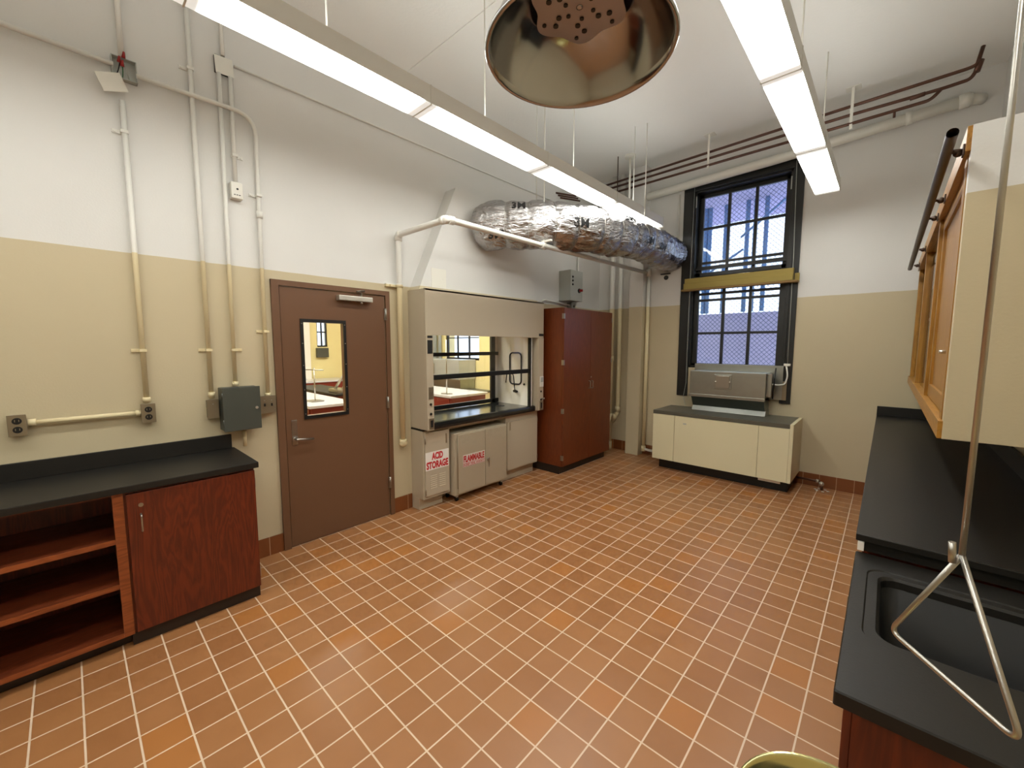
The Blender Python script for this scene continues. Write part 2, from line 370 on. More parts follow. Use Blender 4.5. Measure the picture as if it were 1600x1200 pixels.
def sash_window(name, x0, x1, z0, z1, y, cols, rows, frame=.05, mull=.022):
    w0 = part(name, MB().box(x0, x1, y, y + .03, z0, z0 + .04), M_winblk); w0['kind'] = 'structure'
    mb = MB(); mb.box(x0, x0 + frame, y, y + .05, z0, z1); mb.box(x1 - frame, x1, y, y + .05, z0, z1); mb.box(x0, x1, y, y + .05, z1 - frame, z1); mb.box(x0, x1, y, y + .05, z0, z0 + frame)
    part('window_frame', mb, M_winblk, w0)
    mb = MB()
    for i in range(1, cols): xx = x0 + (x1 - x0) * i / cols; mb.box(xx - mull / 2, xx + mull / 2, y + .005, y + .045, z0, z1)
    for i in range(1, rows): zz = z0 + (z1 - z0) * i / rows; mb.box(x0, x1, y + .006, y + .044, zz - mull / 2, zz + mull / 2)
    part('muntins', mb, M_winblk, w0)
    part('pane', MB().box(x0, x1, y + .022, y + .026, z0, z1), M_glass, w0)
    return w0
sash_window('window_2', -4.05, -2.88, 1.34, 3.3, LEN + .05, 3, 4)
w3 = part('window_3', MB().box(AX - .08, AX - .05, 3.92, 4.16, 1.62, 1.66), M_winblk); w3['kind'] = 'structure'
mb = MB()
for yy in (3.92, 4.03, 4.13): mb.box(AX - .08, AX - .04, yy, yy + .03, 1.62, 2.3)
mb.box(AX - .08, AX - .041, 3.92, 4.16, 1.95, 1.98)
part('muntins', mb, M_winblk, w3)

def lab_bench(x0, x1, y0, y1, label, top, zt=.9):
    t = thing('lab_bench', label, 'bench', ((x0 + x1) / 2, (y0 + y1) / 2, 0), None)
    part('bench_top', MB().box(x0, x1, y0, y1, zt - .035, zt, .004), top, t)
    part('body', MB().box(x0 + .03, x1 - .03, y0 + .03, y1 - .03, .0, zt - .035), M_redbrown, t)
    mb = MB()
    nx = max(1, int((x1 - x0) / .6))
    for i in range(nx):
        a = x0 + .05 + (x1 - x0 - .1) * i / nx; b = x0 + .05 + (x1 - x0 - .1) * (i + 1) / nx - .02
        mb.box(a, b, y0 + .015, y0 + .03, .1, .65, .003)
        mb.box(a, b, y0 + .015, y0 + .03, .67, zt - .05, .003)
    part('doors', mb, M_redbrown, t)
    ph = MB().box(x1 - .03, x1 - .02, y0 + .30, y0 + .38, .66, .78, .002); part('outlet', ph, M_alum, t)
    return t
M_benchtop = mat('pale_bench_top', (200, 200, 204), 0.25)
lab_bench(-3.4, -1.28, 3.87, 4.64, 'red-brown island bench with a glossy top seen through the fume hood glass', M_benchtop)
lab_bench(-3.6, -1.75, 2.00, 2.62, 'low red-brown bench nearest the door, seen through the door glass', M_benchtop)
lab_bench(-4.6, -2.75, 2.78, 3.30, 'black-topped bench behind the nearest one in the door glass', M_epoxy)
lab_bench(-6.1, -5.4, 2.6, 4.3, 'red bench against the far yellow wall seen through the door glass', M_benchtop)
# air box and radiator of the other room
t = thing('window_air_box', 'galvanized air box under the window of the adjoining lab, seen through the hood', 'duct box', (-3.6, 5.6, .7))
part('box_body', MB().box(-4.33, -2.98, 5.45, 5.92, .95, 1.36, .005), mat('galvanized_adjoining', (180, 184, 186), .35, .35), t)
part('access_door', MB().box(-4.05, -3.8, 5.44, 5.455, 1.05, 1.28, .004), M_steel, t)
part('foot', MB().box(-4.3, -3.0, 5.5, 5.9, .74, .95), M_galv, t)
t = thing('radiator_cabinet', 'cream radiator cabinet below the adjoining lab window', 'radiator', (-3.5, 5.6, 0))
part('body', MB().box(-4.45, -2.5, 5.35, 5.925, .0, .69, .004), M_cream, t)
part('cabinet_top', MB().box(-4.47, -2.48, 5.33, 5.925, .69, .735, .004), mat('radiator_top', (86, 84, 74), 0.35), t)
mb = MB(); mb.box(AX + .001, AX + .12, 3.2, 3.72, 0, 3.6); struct('trim_4', mb, M_sign)
single('wall_box', MB().box(AX + .001, AX + .1, 3.88, 4.14, 1.38, 1.6, .01), M_grey, 'small dark box under the narrow window in the door glass', 'box')
# stand rod and folded trolley on benches
t = thing('retort_stand', 'thin steel rod stand on the pale bench in the door glass', 'lab stand', (-2.2, 2.25, .9))
part('foot', MB().box(-2.3, -2.1, 2.17, 2.33, .9, .915, .003), M_steel, t)
part('rod', MB().cyl((-2.2, 2.25, .9), (-2.2, 2.25, 1.36), .008), M_steel, t)
part('cross_bar', MB().cyl((-2.36, 2.19, 1.33), (-2.04, 2.31, 1.33), .007), M_steel, t)
t = thing('bench_clamp', 'pale metal frame with two raised arms on the black bench in the door glass', 'lab frame', (-3.0, 2.95, .9))
part('foot', MB().box(-3.2, -2.85, 2.86, 3.06, .9, .96, .01), M_steel, t)
for k in (0, 1):
    part('arm', MB().tube([(-3.1 + .14 * k, 2.92 + .06 * k, .95), (-2.92 + .14 * k, 3.02 + .06 * k, 1.22)], .022, 8), M_alum, t)
t = thing('retort_stand', 'steel rod rising from the island bench behind the hood glass', 'lab stand', (-1.55, 4.0, .9))
part('foot', MB().box(-1.63, -1.47, 3.95, 4.05, .9, .915, .003), M_steel, t)
part('rod', MB().cyl((-1.55, 4.0, .9), (-1.55, 4.0, 1.75), .009), M_steel, t)
for (px, r_, lab) in ((-4.3, .06, 'grey vertical pipe left of the adjoining lab window'), (-4.12, .04, 'slim grey pipe beside the adjoining lab window')):
    single('pipe', MB().cyl((px, 5.84, 1.36), (px, 5.84, 3.6), r_), M_ltgrey, lab, 'pipe')
single('yellow_box', MB().box(-6.199, -6.0, 3.85, 4.2, 2.35, 2.75, .02), M_yellow, 'yellow box high up in the adjoining lab, seen at the top of the door glass', 'box')

def strip_light(x0, x1, yend, n, z, label, rods, lens, sect=1.22):
    t = thing('linear_light_fixture', label, 'light', ((x0 + x1) / 2, yend - n * sect / 2, z), 'suspended fluorescent strips')
    ya = yend - n * sect
    mb = MB(); m = (x0 + x1) / 2
    prof = [(x0, z + .009), (x0, z + .115), (m - .05, z + .15), (m + .05, z + .15), (x1, z + .115), (x1, z + .009)]
    mb.prism([(px, ya, pz) for px, pz in prof], (0, yend - ya, 0)); part('housing', mb, M_fix, t)
    for i in range(n):
        a = ya + i * sect + .004; b = a + sect - .008
        mb = MB(); bm = mb.bm
        cs = [(x0 + .002, z + .008), (x0 + .002, z + .002), (x0 + .008, z), (x1 - .008, z), (x1 - .002, z + .002), (x1 - .002, z + .008)]
        ys = [a, b]; R = [[bm.verts.new((px, yy, pz)) for px, pz in cs] for yy in ys]
        for j, (A, B) in enumerate(zip(R, R[1:])):
            for k in range(len(cs)):
                f = bm.faces.new((A[k], A[(k + 1) % len(cs)], B[(k + 1) % len(cs)], B[k])); f.material_index = 0
        for q in (R[0], R[-1]):
            f = bm.faces.new(q)
        part('lens', mb, lens, t)
        if i: part('joint_clip', MB().box(x0 - .003, x1 + .003, a - .008, a, z - .003, z + .118), M_fix, t)
    part('uplight_lens', MB().box(m - .05, m + .05, ya + .01, yend - .01, z + .149, z + .153), M_up, t)
    part('end_cap', MB().box(x0 - .004, x1 + .004, yend, yend + .012, z - .003, z + .13, .003), M_fix, t)
    for y in rods:
        o = part('suspension_rod', MB().cyl((m, y, z + .14), (m, y, HT - (0 if HT > z + .3 else 0)), .005, 8), M_white, t)
        part('canopy', MB().cyl((m, y, z + .154), (m, y, z + .17), .03, 16), M_white, o)
    return t
strip_light(1.06, 1.268, 5.345, 6, 3.2, 'long white fluorescent strip running above the door and duct, left of the two', (-.14, 1.075, 2.26, 3.44, 4.7), M_lampA)
strip_light(2.868, 3.066, 5.31, 6, 3.2, 'long white fluorescent strip ending in front of the window, right of the two', (-.2, 1.0, 2.2, 3.45, 4.7), M_lampB)
t = thing('linear_light_fixture', 'bright fluorescent strip of the adjoining lab', 'light', (-3, 3, 3.5), 'adjoining lab strips')
part('housing', MB().box(-3.1, -2.9, .2, 5.4, 3.5, 3.599), M_fix, t); part('lens', MB().box(-3.1, -2.9, .2, 5.4, 3.45, 3.5), M_lamp2, t)
t = thing('linear_light_fixture', 'bright fluorescent strip of the adjoining lab', 'light', (-1.2, 3, 3.5), 'adjoining lab strips')
part('housing', MB().box(-1.3, -1.1, .2, 5.4, 3.5, 3.599), M_fix, t); part('lens', MB().box(-1.3, -1.1, .2, 5.4, 3.45, 3.5), M_lamp2, t)

# ------------------------------------------------------------ door
d = struct('door_1', MB().box(-.035, .010, 1.142, 2.048, .008, 2.125), M_door)
bpy.data.meshes.remove(d.data) if False else None
mb = MB()
G = (1.310, 1.640, 1.082, 1.852)
wall_holes(mb, 'x', -.035, .010, 1.146, 2.044, .008, 2.122, [G])
me = bpy.data.meshes.new('door_1'); bmesh.ops.remove_doubles(mb.bm, verts=list(mb.bm.verts), dist=1e-5); mb.bm.to_mesh(me); me.materials.append(M_door); d.data = me; mb.bm.free()
mb = MB(); mb.box(-.12, .024, 1.085, 1.139, 0, 2.17, .002); mb.box(-.12, .024, 2.052, 2.095, 0, 2.17, .002); mb.box(-.12, .0235, 1.085, 2.095, 2.127, 2.17, .002)
part('door_frame', mb, M_door, d)
mb = MB(); wall_holes(mb, 'x', .010, .020, 1.286, 1.664, 1.055, 1.878, [G]); wf = part('vision_frame', mb, M_black, d)
mb = MB()
for yy in (1.297, 1.652):
    for zz in (1.1, 1.3, 1.5, 1.68, 1.84): mb.cyl((.020, yy, zz), (.0225, yy, zz), .004, 8)
part('screws', mb, M_steel, wf)
part('pane', MB().box(-.014, -.010, *G), M_glass, d)
h = part('handle_plate', MB().box(.010, .018, 1.185, 1.228, .855, 1.06, .003), M_steel, d)
part('lever', MB().tube(bend([(.014, 1.207, .905), (.06, 1.207, .905), (.062, 1.215, .905), (.062, 1.335, .893)], .015), .010, 10), M_steel, h)
part('thumb_turn', MB().cyl((.018, 1.207, .905), (.026, 1.207, .905), .024, 20), M_steel, h)
for zz in (.33, 1.12, 1.955):
    mb = MB(); mb.box(.011, .026, 2.037, 2.062, zz - .055, zz + .055, .002); mb.cyl((.028, 2.049, zz - .055), (.028, 2.049, zz + .055), .007, 10); part('hinge', mb, M_steel, d)
c = part('door_closer', MB().box(.010, .07, 1.59, 1.90, 2.047, 2.092, .006), M_alum, d)
part('closer_arm', MB().tube([(.05, 1.80, 2.094), (.05, 1.80, 2.125), (.09, 1.74, 2.128), (.03, 1.84, 2.15)], .008, 8), M_steel, c)
part('closer_valve', MB().cyl((.05, 1.80, 2.03), (.05, 1.80, 2.047), .012, 12), M_steel, c)

# ------------------------------------------------------------ conduits and boxes on the left wall
def strap(mb, x, y, z, side=-1, r=.014):
    mb.box(.001, x + r + .003, y - r - .004, y + r + .004, z - .009, z + .009, .002)
    mb.box(0.001, .008, min(y, y + side * .055), max(y, y + side * .055), z - .011, z + .011, .002); mb.cyl((.006, y + side * .042, z), (.014, y + side * .042, z), .007, 8)
def conduit(pts, r, label, straps=(), conns=(), name='conduit', group=None, rad=.12):
    t = thing(name, label, 'conduit', pts[0], group)
    part('tube', MB().tube(bend(pts, rad), r, 12), M_pipe, t)
    for (y, z, s) in straps:
        mb = MB(); strap(mb, pts[0][0], y, z, s, r); part('strap', mb, M_pipe, t)
    for a, b in conns: part('coupling', MB().cyl(a, b, r + .006, 14), M_pipe, t)
    return t
X = .028
conduit([(X, .327, 3.13), (X, .325, 1.295)], .014, 'cream conduit dropping to the outlet between the counter and grey panel', [(.327, 1.63, -1), (.325, 2.95, -1)], [((X, .325, 1.30), (X, .325, 1.33))])
conduit([(X, .345, HT), (X, .340, 3.38)], .014, 'short conduit from the ceiling down to the opened junction box')
conduit([(X, .675, HT), (X, .668, 1.29)], .014, 'tall cream conduit ending at the blank steel box left of the grey panel', [(.67, 1.63, -1), (.672, 3.47, -1)], [((X, .668, 1.30), (X, .668, 1.335))])
conduit([(X, .832, 3.52), (X, .815, 1.37)], .013, 'cream conduit entering the top of the dark grey panel', [(.82, 1.63, 1)], [((X, .815, 1.37), (X, .815, 1.40))])
conduit([(X, .898, 3.52), (X, .893, 2.81)], .013, 'short white conduit from the square cover down to the thermostat box', [(.897, 3.0, 1)])
conduit([(X, .86, HT), (X, .862, 3.64)], .012, 'white conduit from the ceiling to the square blank cover')
conduit([(.04, -2.3, 3.32), (.04, .30, 3.318)], .014, 'white horizontal conduit left of the opened junction box', rad=.01)
conduit([(.042, .40, 3.296), (.042, 1.035, 3.31), (.03, 1.035, 3.0), (.03, 1.022, 1.28)], .014, 'conduit bending from the opened junction box down to the light switches', [(1.03, 1.767, -1), (1.032, 2.76, -1)], [((.03, 1.034, 2.60), (.03, 1.034, 2.65)), ((.03, 1.022, 1.275), (.03, 1.022, 1.30))], rad=.2)
conduit([(X, -.175, 1.233), (X, .29, 1.233)], .014, 'horizontal cream conduit joining the two duplex outlets over the counter', (), [((X, -.175, 1.233), (X, -.145, 1.233)), ((X, .265, 1.233), (X, .295, 1.233))])
conduit([(X, .853, 1.03), (X, .853, .915)], .013, 'short cream conduit below the dark grey panel beside the counter')
conduit([(.012, .93, 3.615), (.012, 5.0, 3.63)], .007, 'thin white conduit running high along the left wall from the square cover', rad=.01)
def outlet(y0, y1, z0, z1, label, kind):
    t = thing('wall_outlet' if kind != 'switch' else 'light_switch', label, 'outlet' if kind != 'switch' else 'switch', (0, (y0 + y1) / 2, z0), None)
    part('box_body', MB().box(0, .05, y0 + .004, y1 - .004, z0 + .004, z1 - .004, .004), M_plate, t)
    part('cover_plate', MB().box(.05, .054, y0, y1, z0, z1, .0015), M_plate, t)
    m = (y0 + y1) / 2; zc = (z0 + z1) / 2
    if kind == 'duplex':
        for s in (-1, 1):
            r = part('receptacle', MB().cyl((.052, m, zc + s * .024), (.0565, m, zc + s * .024), .018, 20), M_black, t)
            mb = MB(); mb.box(.0565, .0572, m - .009, m - .006, zc + s * .024 - .004, zc + s * .024 + .008); mb.box(.0565, .0572, m + .006, m + .009, zc + s * .024 - .004, zc + s * .024 + .008); part('slots', mb, M_plate, r)
    elif kind == 'switch':
        for s in (-1, 1):
            part('toggle', MB().box(.053, .064, m + s * .024 - .005, m + s * .024 + .005, zc - .012, zc + .010, .002), M_black, t)
            part('screw', MB().cyl((.054, m + s * .024, zc + .032), (.0555, m + s * .024, zc + .032), .004, 8), M_steel, t)
    elif kind == 'blank': part('screw', MB().cyl((.054, m, zc + .035), (.0555, m, zc + .035), .004, 8), M_steel, t)
    return t
outlet(-.247, -.178, 1.168, 1.285, 'duplex outlet at the left end of the horizontal conduit', 'duplex')
outlet(.291, .362, 1.168, 1.290, 'duplex outlet below the vertical conduit over the counter', 'duplex')
outlet(.633, .702, 1.150, 1.284, 'blank steel cover box just left of the dark grey panel', 'blank')
outlet(.960, 1.068, 1.145, 1.280, 'double toggle switch plate between the grey panel and the door', 'switch')
t = thing('electrical_panel', 'dark grey steel panel box with a round lock beside the counter splash', 'panel box', (.0, .82, 1.05))
part('box_body', MB().box(0, .125, .712, .938, 1.058, 1.362, .004), M_grey, t)
dd = part('panel_door', MB().box(.125, .133, .708, .942, 1.054, 1.367, .003), M_grey, t)
part('lock', MB().cyl((.133, .915, 1.21), (.14, .915, 1.21), .010, 16), M_alum, dd)
mb = MB()
for zz in (1.12, 1.31): mb.cyl((.129, .708, zz - .02), (.129, .708, zz + .02), .005, 8)
part('hinges', mb, M_grey, t)
t = thing('thermostat', 'small white box with a dark dot hanging from a conduit high on the left wall', 'sensor box', (0, .89, 2.7))
part('box_body', MB().box(0, .055, .857, .928, 2.70, 2.812, .006), M_white, t)
part('sensor_dot', MB().cyl((.055, .895, 2.765), (.057, .895, 2.765), .007, 12), M_black, t)
mb = MB(); [mb.box(.055, .0565, .872 + .015 * k, .882 + .015 * k, 2.722, 2.727) for k in range(3)]; part('slots', mb, M_black, t)
t = thing('junction_box', 'square white blank cover with dark gaps high on the left wall', 'junction box', (0, .86, 3.5))
part('box_body', MB().box(0, .03, .812, .912, 3.525, 3.635, .003), M_black, t)
part('cover_plate', MB().box(.031, .034, .812, .918, 3.518, 3.632, .001, Matrix.Translation((0, .865, 3.575)) @ Matrix.Rotation(.05, 4, 'X') @ Matrix.Translation((0, -.865, -3.575))), M_white, t)
t = thing('junction_box', 'opened junction box with red wire nuts spilling out high on the left wall', 'junction box', (0, .345, 3.25))
mb = MB(); mb.box(0, .004, .292, .405, 3.255, 3.375); mb.box(0, .042, .292, .296, 3.255, 3.375); mb.box(0, .042, .401, .405, 3.255, 3.375); mb.box(0, .042, .292, .405, 3.255, 3.259); mb.box(0, .042, .292, .405, 3.371, 3.375)
part('box_body', mb, M_ltgrey, t)
part('cover_plate', MB().box(.06, .063, .23, .345, 3.155, 3.255, .001, Matrix.Translation((.0, .29, 3.2)) @ Matrix.Rotation(.35, 4, 'X') @ Matrix.Translation((0, -.29, -3.2))), M_white, t)
for i, (y, z) in enumerate(((.325, 3.352), (.338, 3.335), (.347, 3.385))):
    part('wire_nut', MB().tube([(.05, y, z - .016), (.06, y + .003, z + .016)], [.010, .005], 10), M_redhandle, t)
for i in range(3):
    part('wire', MB().tube(bend([(.01, .31 + .03 * i, 3.27), (.045, .32 + .02 * i, 3.29), (.05, .33 + .01 * i, 3.34)], .02), .0028, 6), [M_black, mat('green_wire', (30, 100, 50), .4), M_ltgrey][i], t)

# ------------------------------------------------------------ left base units
FX = .55
t = thing('countertop', 'black epoxy countertop with upstand along the left wall', 'countertop', (.28, -.2, .875))
part('slab', MB().box(0.002, .577, -2.3, .787, .878, .915, .004), M_epoxy, t)
part('backsplash', MB().box(0.002, .021, -2.3, .772, .915, 1.015, .003), M_epoxy, t)
mb = MB()
t = thing('open_shelf_cabinet', 'dark cherry open base cabinet with two shelves under the left counter', 'cabinet', (.28, -.4, 0))
mb.box(.02, FX, .117, .137, .09, .877); mb.box(.02, FX, -1.00, -.98, .09, .877); mb.box(.02, .035, -.98, .117, .09, .877); mb.box(.02, FX - .02, -.98, .117, .86, .877)
part('carcass', mb, M_cherry, t)
part('bottom_panel', MB().box(.035, FX, -.98, .117, .072, .098), M_cherry_y, t)
M_edge = wood_mat('shelf_edge_wood', (122, 60, 28), (160, 84, 42), axis='Y')
for z in (.600, .348):
    sh = part('shelf', MB().box(.04, FX - .008, -.98, .117, z, z + .027), M_cherry_y, t); part('edge_band', MB().box(FX - .008, FX - .004, -.98, .117, z, z + .027, .001), M_edge, sh)
part('edge_band', MB().box(FX, FX + .004, -.98, .105, .072, .098, .001), M_edge, t)
part('face_stile', MB().box(FX - .012, FX + .003, .105, .148, .072, .877, .001), M_edge, t)
part('toe_kick', MB().box(.05, .49, -1.0, .137, 0, .072), M_toe, t)
t = thing('base_cabinet', 'dark cherry base cabinet with one closed door beside the room door', 'cabinet', (.28, .45, 0))
part('carcass', MB().box(.02, FX - .006, .139, .765, .075, .877), M_cherry, t)
dd = part('cabinet_door', MB().box(FX - .004, FX + .016, .158, .764, .082, .864, .002), M_cherry, t)
part('lock', MB().cyl((FX + .016, .215, .795), (FX + .020, .215, .795), .011, 16), M_steel, dd)
part('handle', MB().tube(bend([(FX + .016, .212, .745), (FX + .042, .212, .742), (FX + .042, .212, .652), (FX + .016, .212, .649)], .012), .0045, 8), M_steel, dd)
for zz in (.17, .78):
    part('hinge', MB().box(FX - .02, FX + .004, .764, .771, zz - .03, zz + .03, .002), M_steel, t)
part('toe_kick', MB().box(.05, .535, .139, .765, 0, .075), M_toe, t)

# ------------------------------------------------------------ fume hood
HY0, HY1 = 2.31, 4.115; HX = .285
t = thing('fume_hood', 'beige pass-through fume hood with black framed sash in the left wall', 'fume hood', (.1, 3.2, .83))
part('upper_panel', MB().box(HX - .02, HX, HY0, HY1, 1.762, 2.205, .004), M_hood, t)
part('top_panel', MB().box(0.0, HX, HY0, HY1, 2.185, 2.2, .0), M_hood, t)
part('side_panel', MB().box(0.0, HX - .021, HY0, HY0 + .02, .84, 2.185, .002), M_hood, t)
part('side_panel', MB().box(0.0, HX - .021, HY1 - .02, HY1, .84, 2.185, .002), M_hood, t)
lp = part('control_post', MB().box(.12, HX + .004, HY0 + .001, 2.392, .838, 1.760, .004), M_hood, t)
rp = part('control_post', MB().box(.12, HX + .004, 4.005, HY1 - .001, .838, 1.760, .004), M_hood, t)
px = HX + .004
part('instruction_plate', MB().box(px, px + .003, 2.325, 2.383, 1.585, 1.715, .001), M_ink, lp); part('instruction_plate', MB().box(px, px + .003, 2.325, 2.383, 1.735, 1.758, .001), M_ink, lp)
o = part('switch_plate', MB().box(px, px + .004, 2.330, 2.386, 1.146, 1.262, .001), M_plate, lp); part('toggle', MB().box(px + .004, px + .016, 2.354, 2.364, 1.19, 1.214, .002), M_steel, o)
o = part('outlet_plate', MB().box(px, px + .004, 2.330, 2.388, .850, .955, .001), M_plate, lp); part('receptacle', MB().box(px + .004, px + .007, 2.345, 2.373, .868, .937, .004), M_ink, o)
for z in (1.094, 1.0): part('service_knob', MB().cyl((px, 2.352, z), (px + .008, 2.352, z), .012, 14), M_black, lp)
o = part('alarm_box', MB().box(px, px + .014, 4.035, 4.10, 1.14, 1.275, .004), M_white, rp); part('display', MB().box(px + .014, px + .015, 4.042, 4.093, 1.2, 1.262), M_ltgrey, o)
for z in (1.08, .975): part('service_knob', MB().cyl((px, 4.062, z), (px + .008, 4.062, z), .012, 14), M_black, rp)
part('service_valve', MB().tube([(px, 4.075, .985), (px + .035, 4.085, .985), (px + .035, 4.085, 1.0)], .008, 8), M_steel, rp)
o = part('outlet_plate', MB().box(px, px + .004, 4.04, 4.10, .845, .955, .001), M_plate, rp); part('receptacle', MB().box(px + .004, px + .007, 4.057, 4.083, .865, .935, .004), M_ink, o)
part('maker_plate', MB().box(HX, HX + .003, 4.02, 4.108, 1.782, 1.812, .001), M_ink, t)
# interior shell through the wall
mb = MB()
mb.box(-.36, .12, 2.392, 2.402, .87, 2.1); mb.box(-.38, .24, 3.93, 3.94, .87, 2.1); mb.box(-.38, -.36, 3.87, 3.93, .87, 2.1); mb.box(-.36, .24, 2.39, 3.94, 2.0, 2.1)
part('liner', mb, M_hoodlin, t)
part('baffle', MB().prism([(-.12, 3.93, .89), (.22, 3.93, .89), (.22, 3.93, 1.55)], (0, -.006, 0)), M_hoodlin, t)
s = part('sash_frame', MB().box(.205, .235, 2.39, 3.94, 1.322, 1.372, .003).box(.20, .235, 3.905, 3.94, .90, 1.76, .002), M_black, t)
part('sash_glass', MB().box(.217, .221, 2.39, 3.905, 1.372, 1.76), M_glass, s)
mb = MB(); mb.box(-.375, -.34, 2.39, 3.94, .905, .955, .003); mb.box(-.375, -.34, 2.39, 3.94, 1.535, 1.58, .003); mb.box(-.375, -.34, 3.80, 3.87, .90, 2.0, .003); mb.box(-.375, -.34, 2.39, 2.43, .90, 2.0, .003)
b = part('back_frame', mb, M_black, t)
part('back_glass', MB().box(-.36, -.356, 2.43, 3.80, .955, 2.0), M_glass, b)
# gas hose loop and nozzle on the right interior wall
yw = 3.918
loop = []
for (a, c) in rrect(.0, .20, 1.165, 1.57, .05, 5): loop.append((a - .12, yw, c))
mb = MB(); mb.tube(loop, .0095, 10, closed=True)
part('hose', mb, M_black, t)
mb = MB(); mb.tube(bend([(-.02, yw - .01, 1.07), (-.02, yw - .04, 1.30), (-.11, yw - .06, 1.33), (-.135, yw - .06, 1.18)], .05), .007, 8); mb.cyl((-.02, yw - .03, 1.075), (-.02, yw + .01, 1.075), .017); mb.cyl((.01, yw, 1.07), (.01, yw - .03, 1.07), .015)
part('gas_nozzle', mb, M_black, t)
part('port', MB().cyl((.13, yw - .006, 1.17), (.13, yw + .01, 1.17), .013), M_black, t)
t = thing('hood_worktop', 'black epoxy work surface with a rounded front edge in the fume hood', 'worktop', (0, 3.2, .83))
mb = MB(); mb.box(-.37, .20, 2.404, 3.928, .868, .898); mb.box(.20, .262, 2.394, 4.002, .826, .905, .03)
part('slab', mb, mat('hood_epoxy', (30, 31, 30), .16), t)
part('slab_edge', MB().box(.003, .205, HY0, 2.39, .818, .836, .002), M_black, t)
part('cup_sink', MB().cyl((-.08, 3.70, .898), (-.08, 3.70, .9005), .055, 24), M_black, t)

def louvre_door(p, y0, y1, z0, z1, x): pass
CX = .20
t = thing('acid_storage_cabinet', 'narrow beige cabinet with red and white acid sign under the hood', 'cabinet', (.1, 2.47, 0))
part('carcass', MB().box(0.0, CX - .0, HY0, 2.645, .12, .818, .002), M_hood, t)
part('toe_kick', MB().box(0.0, .125, HY0, 2.60, 0, .12), M_hood, t)
dd = part('cabinet_door', MB().box(CX, CX + .016, 2.328, 2.622, .150, .800, .003), M_hood, t)
mb = MB()
for c in (2.425, 2.535):
    for k in range(7): mb.box(CX + .014, CX + .020, c - .042, c + .042, .222 + k * .021, .229 + k * .021, .002)
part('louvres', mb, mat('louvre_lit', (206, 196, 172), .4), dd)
sg = part('acid_sign', MB().box(CX + .016, CX + .0175, 2.330, 2.621, .415, .600), M_sign, dd)
mb = MB(); text_on(mb, 'ACID', CX + .0176, 2.405, 2.545, .515, .590, bold=.05); text_on(mb, 'STORAGE', CX + .0176, 2.340, 2.612, .425, .502, bold=.05); part('lettering', mb, M_red, sg)
part('pull', MB().box(CX + .016, CX + .019, 2.585, 2.60, .66, .76, .001), M_plate, dd)
for z in (.2, .72): part('hinge', MB().cyl((CX + .018, 2.329, z - .03), (CX + .018, 2.329, z + .03), .006, 8), M_plate, t)
t = thing('flammable_cabinet', 'beige two-door flammables cabinet wrapped in clear plastic on casters', 'cabinet', (.1, 3.1, 0))
FXX = .255
part('carcass', MB().box(-.0 + .02, FXX, 2.668, 3.455, .075, .742, .004), M_hood, t)
for i, (a, b_) in enumerate(((2.705, 3.098), (3.104, 3.445))):
    dd = part('cabinet_door', MB().box(FXX, FXX + .014, a, b_, .092, .728, .003), M_hood, t)
    if i == 0:
        sg = part('flammable_sign', MB().box(FXX + .014, FXX + .0155, 2.77, 3.087, .368, .500), M_sign, dd)
        mb = MB(); text_on(mb, 'FLAMMABLE', FXX + .0156, 2.778, 3.079, .418, .490, bold=.045); text_on(mb, 'KEEP FIRE AWAY', FXX + .0156, 2.785, 3.072, .380, .403, bold=.02)
        for (z0, z1) in ((.372, .376), (.407, .411)): mb.box(FXX + .0155, FXX + .0163, 2.776, 3.08, z0, z1)
        for yy in (2.774, 3.079): mb.box(FXX + .0155, FXX + .0163, yy, yy + .004, .372, .411)
        part('lettering', mb, M_red, sg)
        part('hinge', MB().cyl((FXX + .01, 2.702, .15), (FXX + .01, 2.702, .7), .005, 8), M_plate, t)
    else:
        k = part('knob', MB().cyl((FXX + .014, 3.14, .385), (FXX + .03, 3.14, .385), .020, 18), M_steel, dd)
        part('key', MB().box(FXX + .03, FXX + .034, 3.137, 3.143, .30, .385, .001), M_steel, k)
mb = MB(); bm = mb.bm                      # loosely wrapped film over the front, top edge crumpled
NY, NZ = 40, 26; grid = []
for i in range(NZ + 1):
    row = []
    for j in range(NY + 1):
        y = 2.655 + .81 * j / NY; z = .085 + .69 * i / NZ
        if i > NZ - 4: z += .02 * noise.noise(Vector((y * 9, 0, 3)))
        x = FXX + .026 + .010 * noise.noise(Vector((y * 7, z * 9, 1))) + .006 * noise.noise(Vector((y * 25, z * 25, 5)))
        row.append(bm.verts.new((x, y, z)))
    grid.append(row)
for i in range(NZ):
    for j in range(NY): bm.faces.new((grid[i][j], grid[i][j + 1], grid[i + 1][j + 1], grid[i + 1][j])).smooth = True
part('plastic_wrap', mb, M_plastic, t)
for yy in (2.72, 3.40):
    for xx in (.06, .215):
        c = part('caster', MB().cyl((xx, yy - .011, .024), (xx, yy + .011, .024), .023, 16), M_black, t); part('caster_fork', MB().box(xx - .015, xx + .015, yy - .015, yy + .015, .045, .076), M_steel, c)
t = thing('base_cabinet', 'plain beige cabinet under the right end of the fume hood', 'cabinet', (.1, 3.8, 0))
part('carcass', MB().box(0.0, CX, 3.50, 4.10, .135, .822, .002), M_hood, t)
part('toe_kick', MB().box(0.0, .13, 3.50, 4.10, 0, .135), M_hood, t)
dd = part('cabinet_door', MB().box(CX, CX + .016, 3.515, 4.085, .150, .745, .003), M_hood, t)
part('pull', MB().box(CX + .016, CX + .019, 3.555, 3.572, .64, .735, .001), M_plate, dd)
for z in (.22, .70): part('hinge', MB().cyl((CX + .016, 4.083, z - .025), (CX + .016, 4.083, z + .025), .005, 8), M_plate, t)
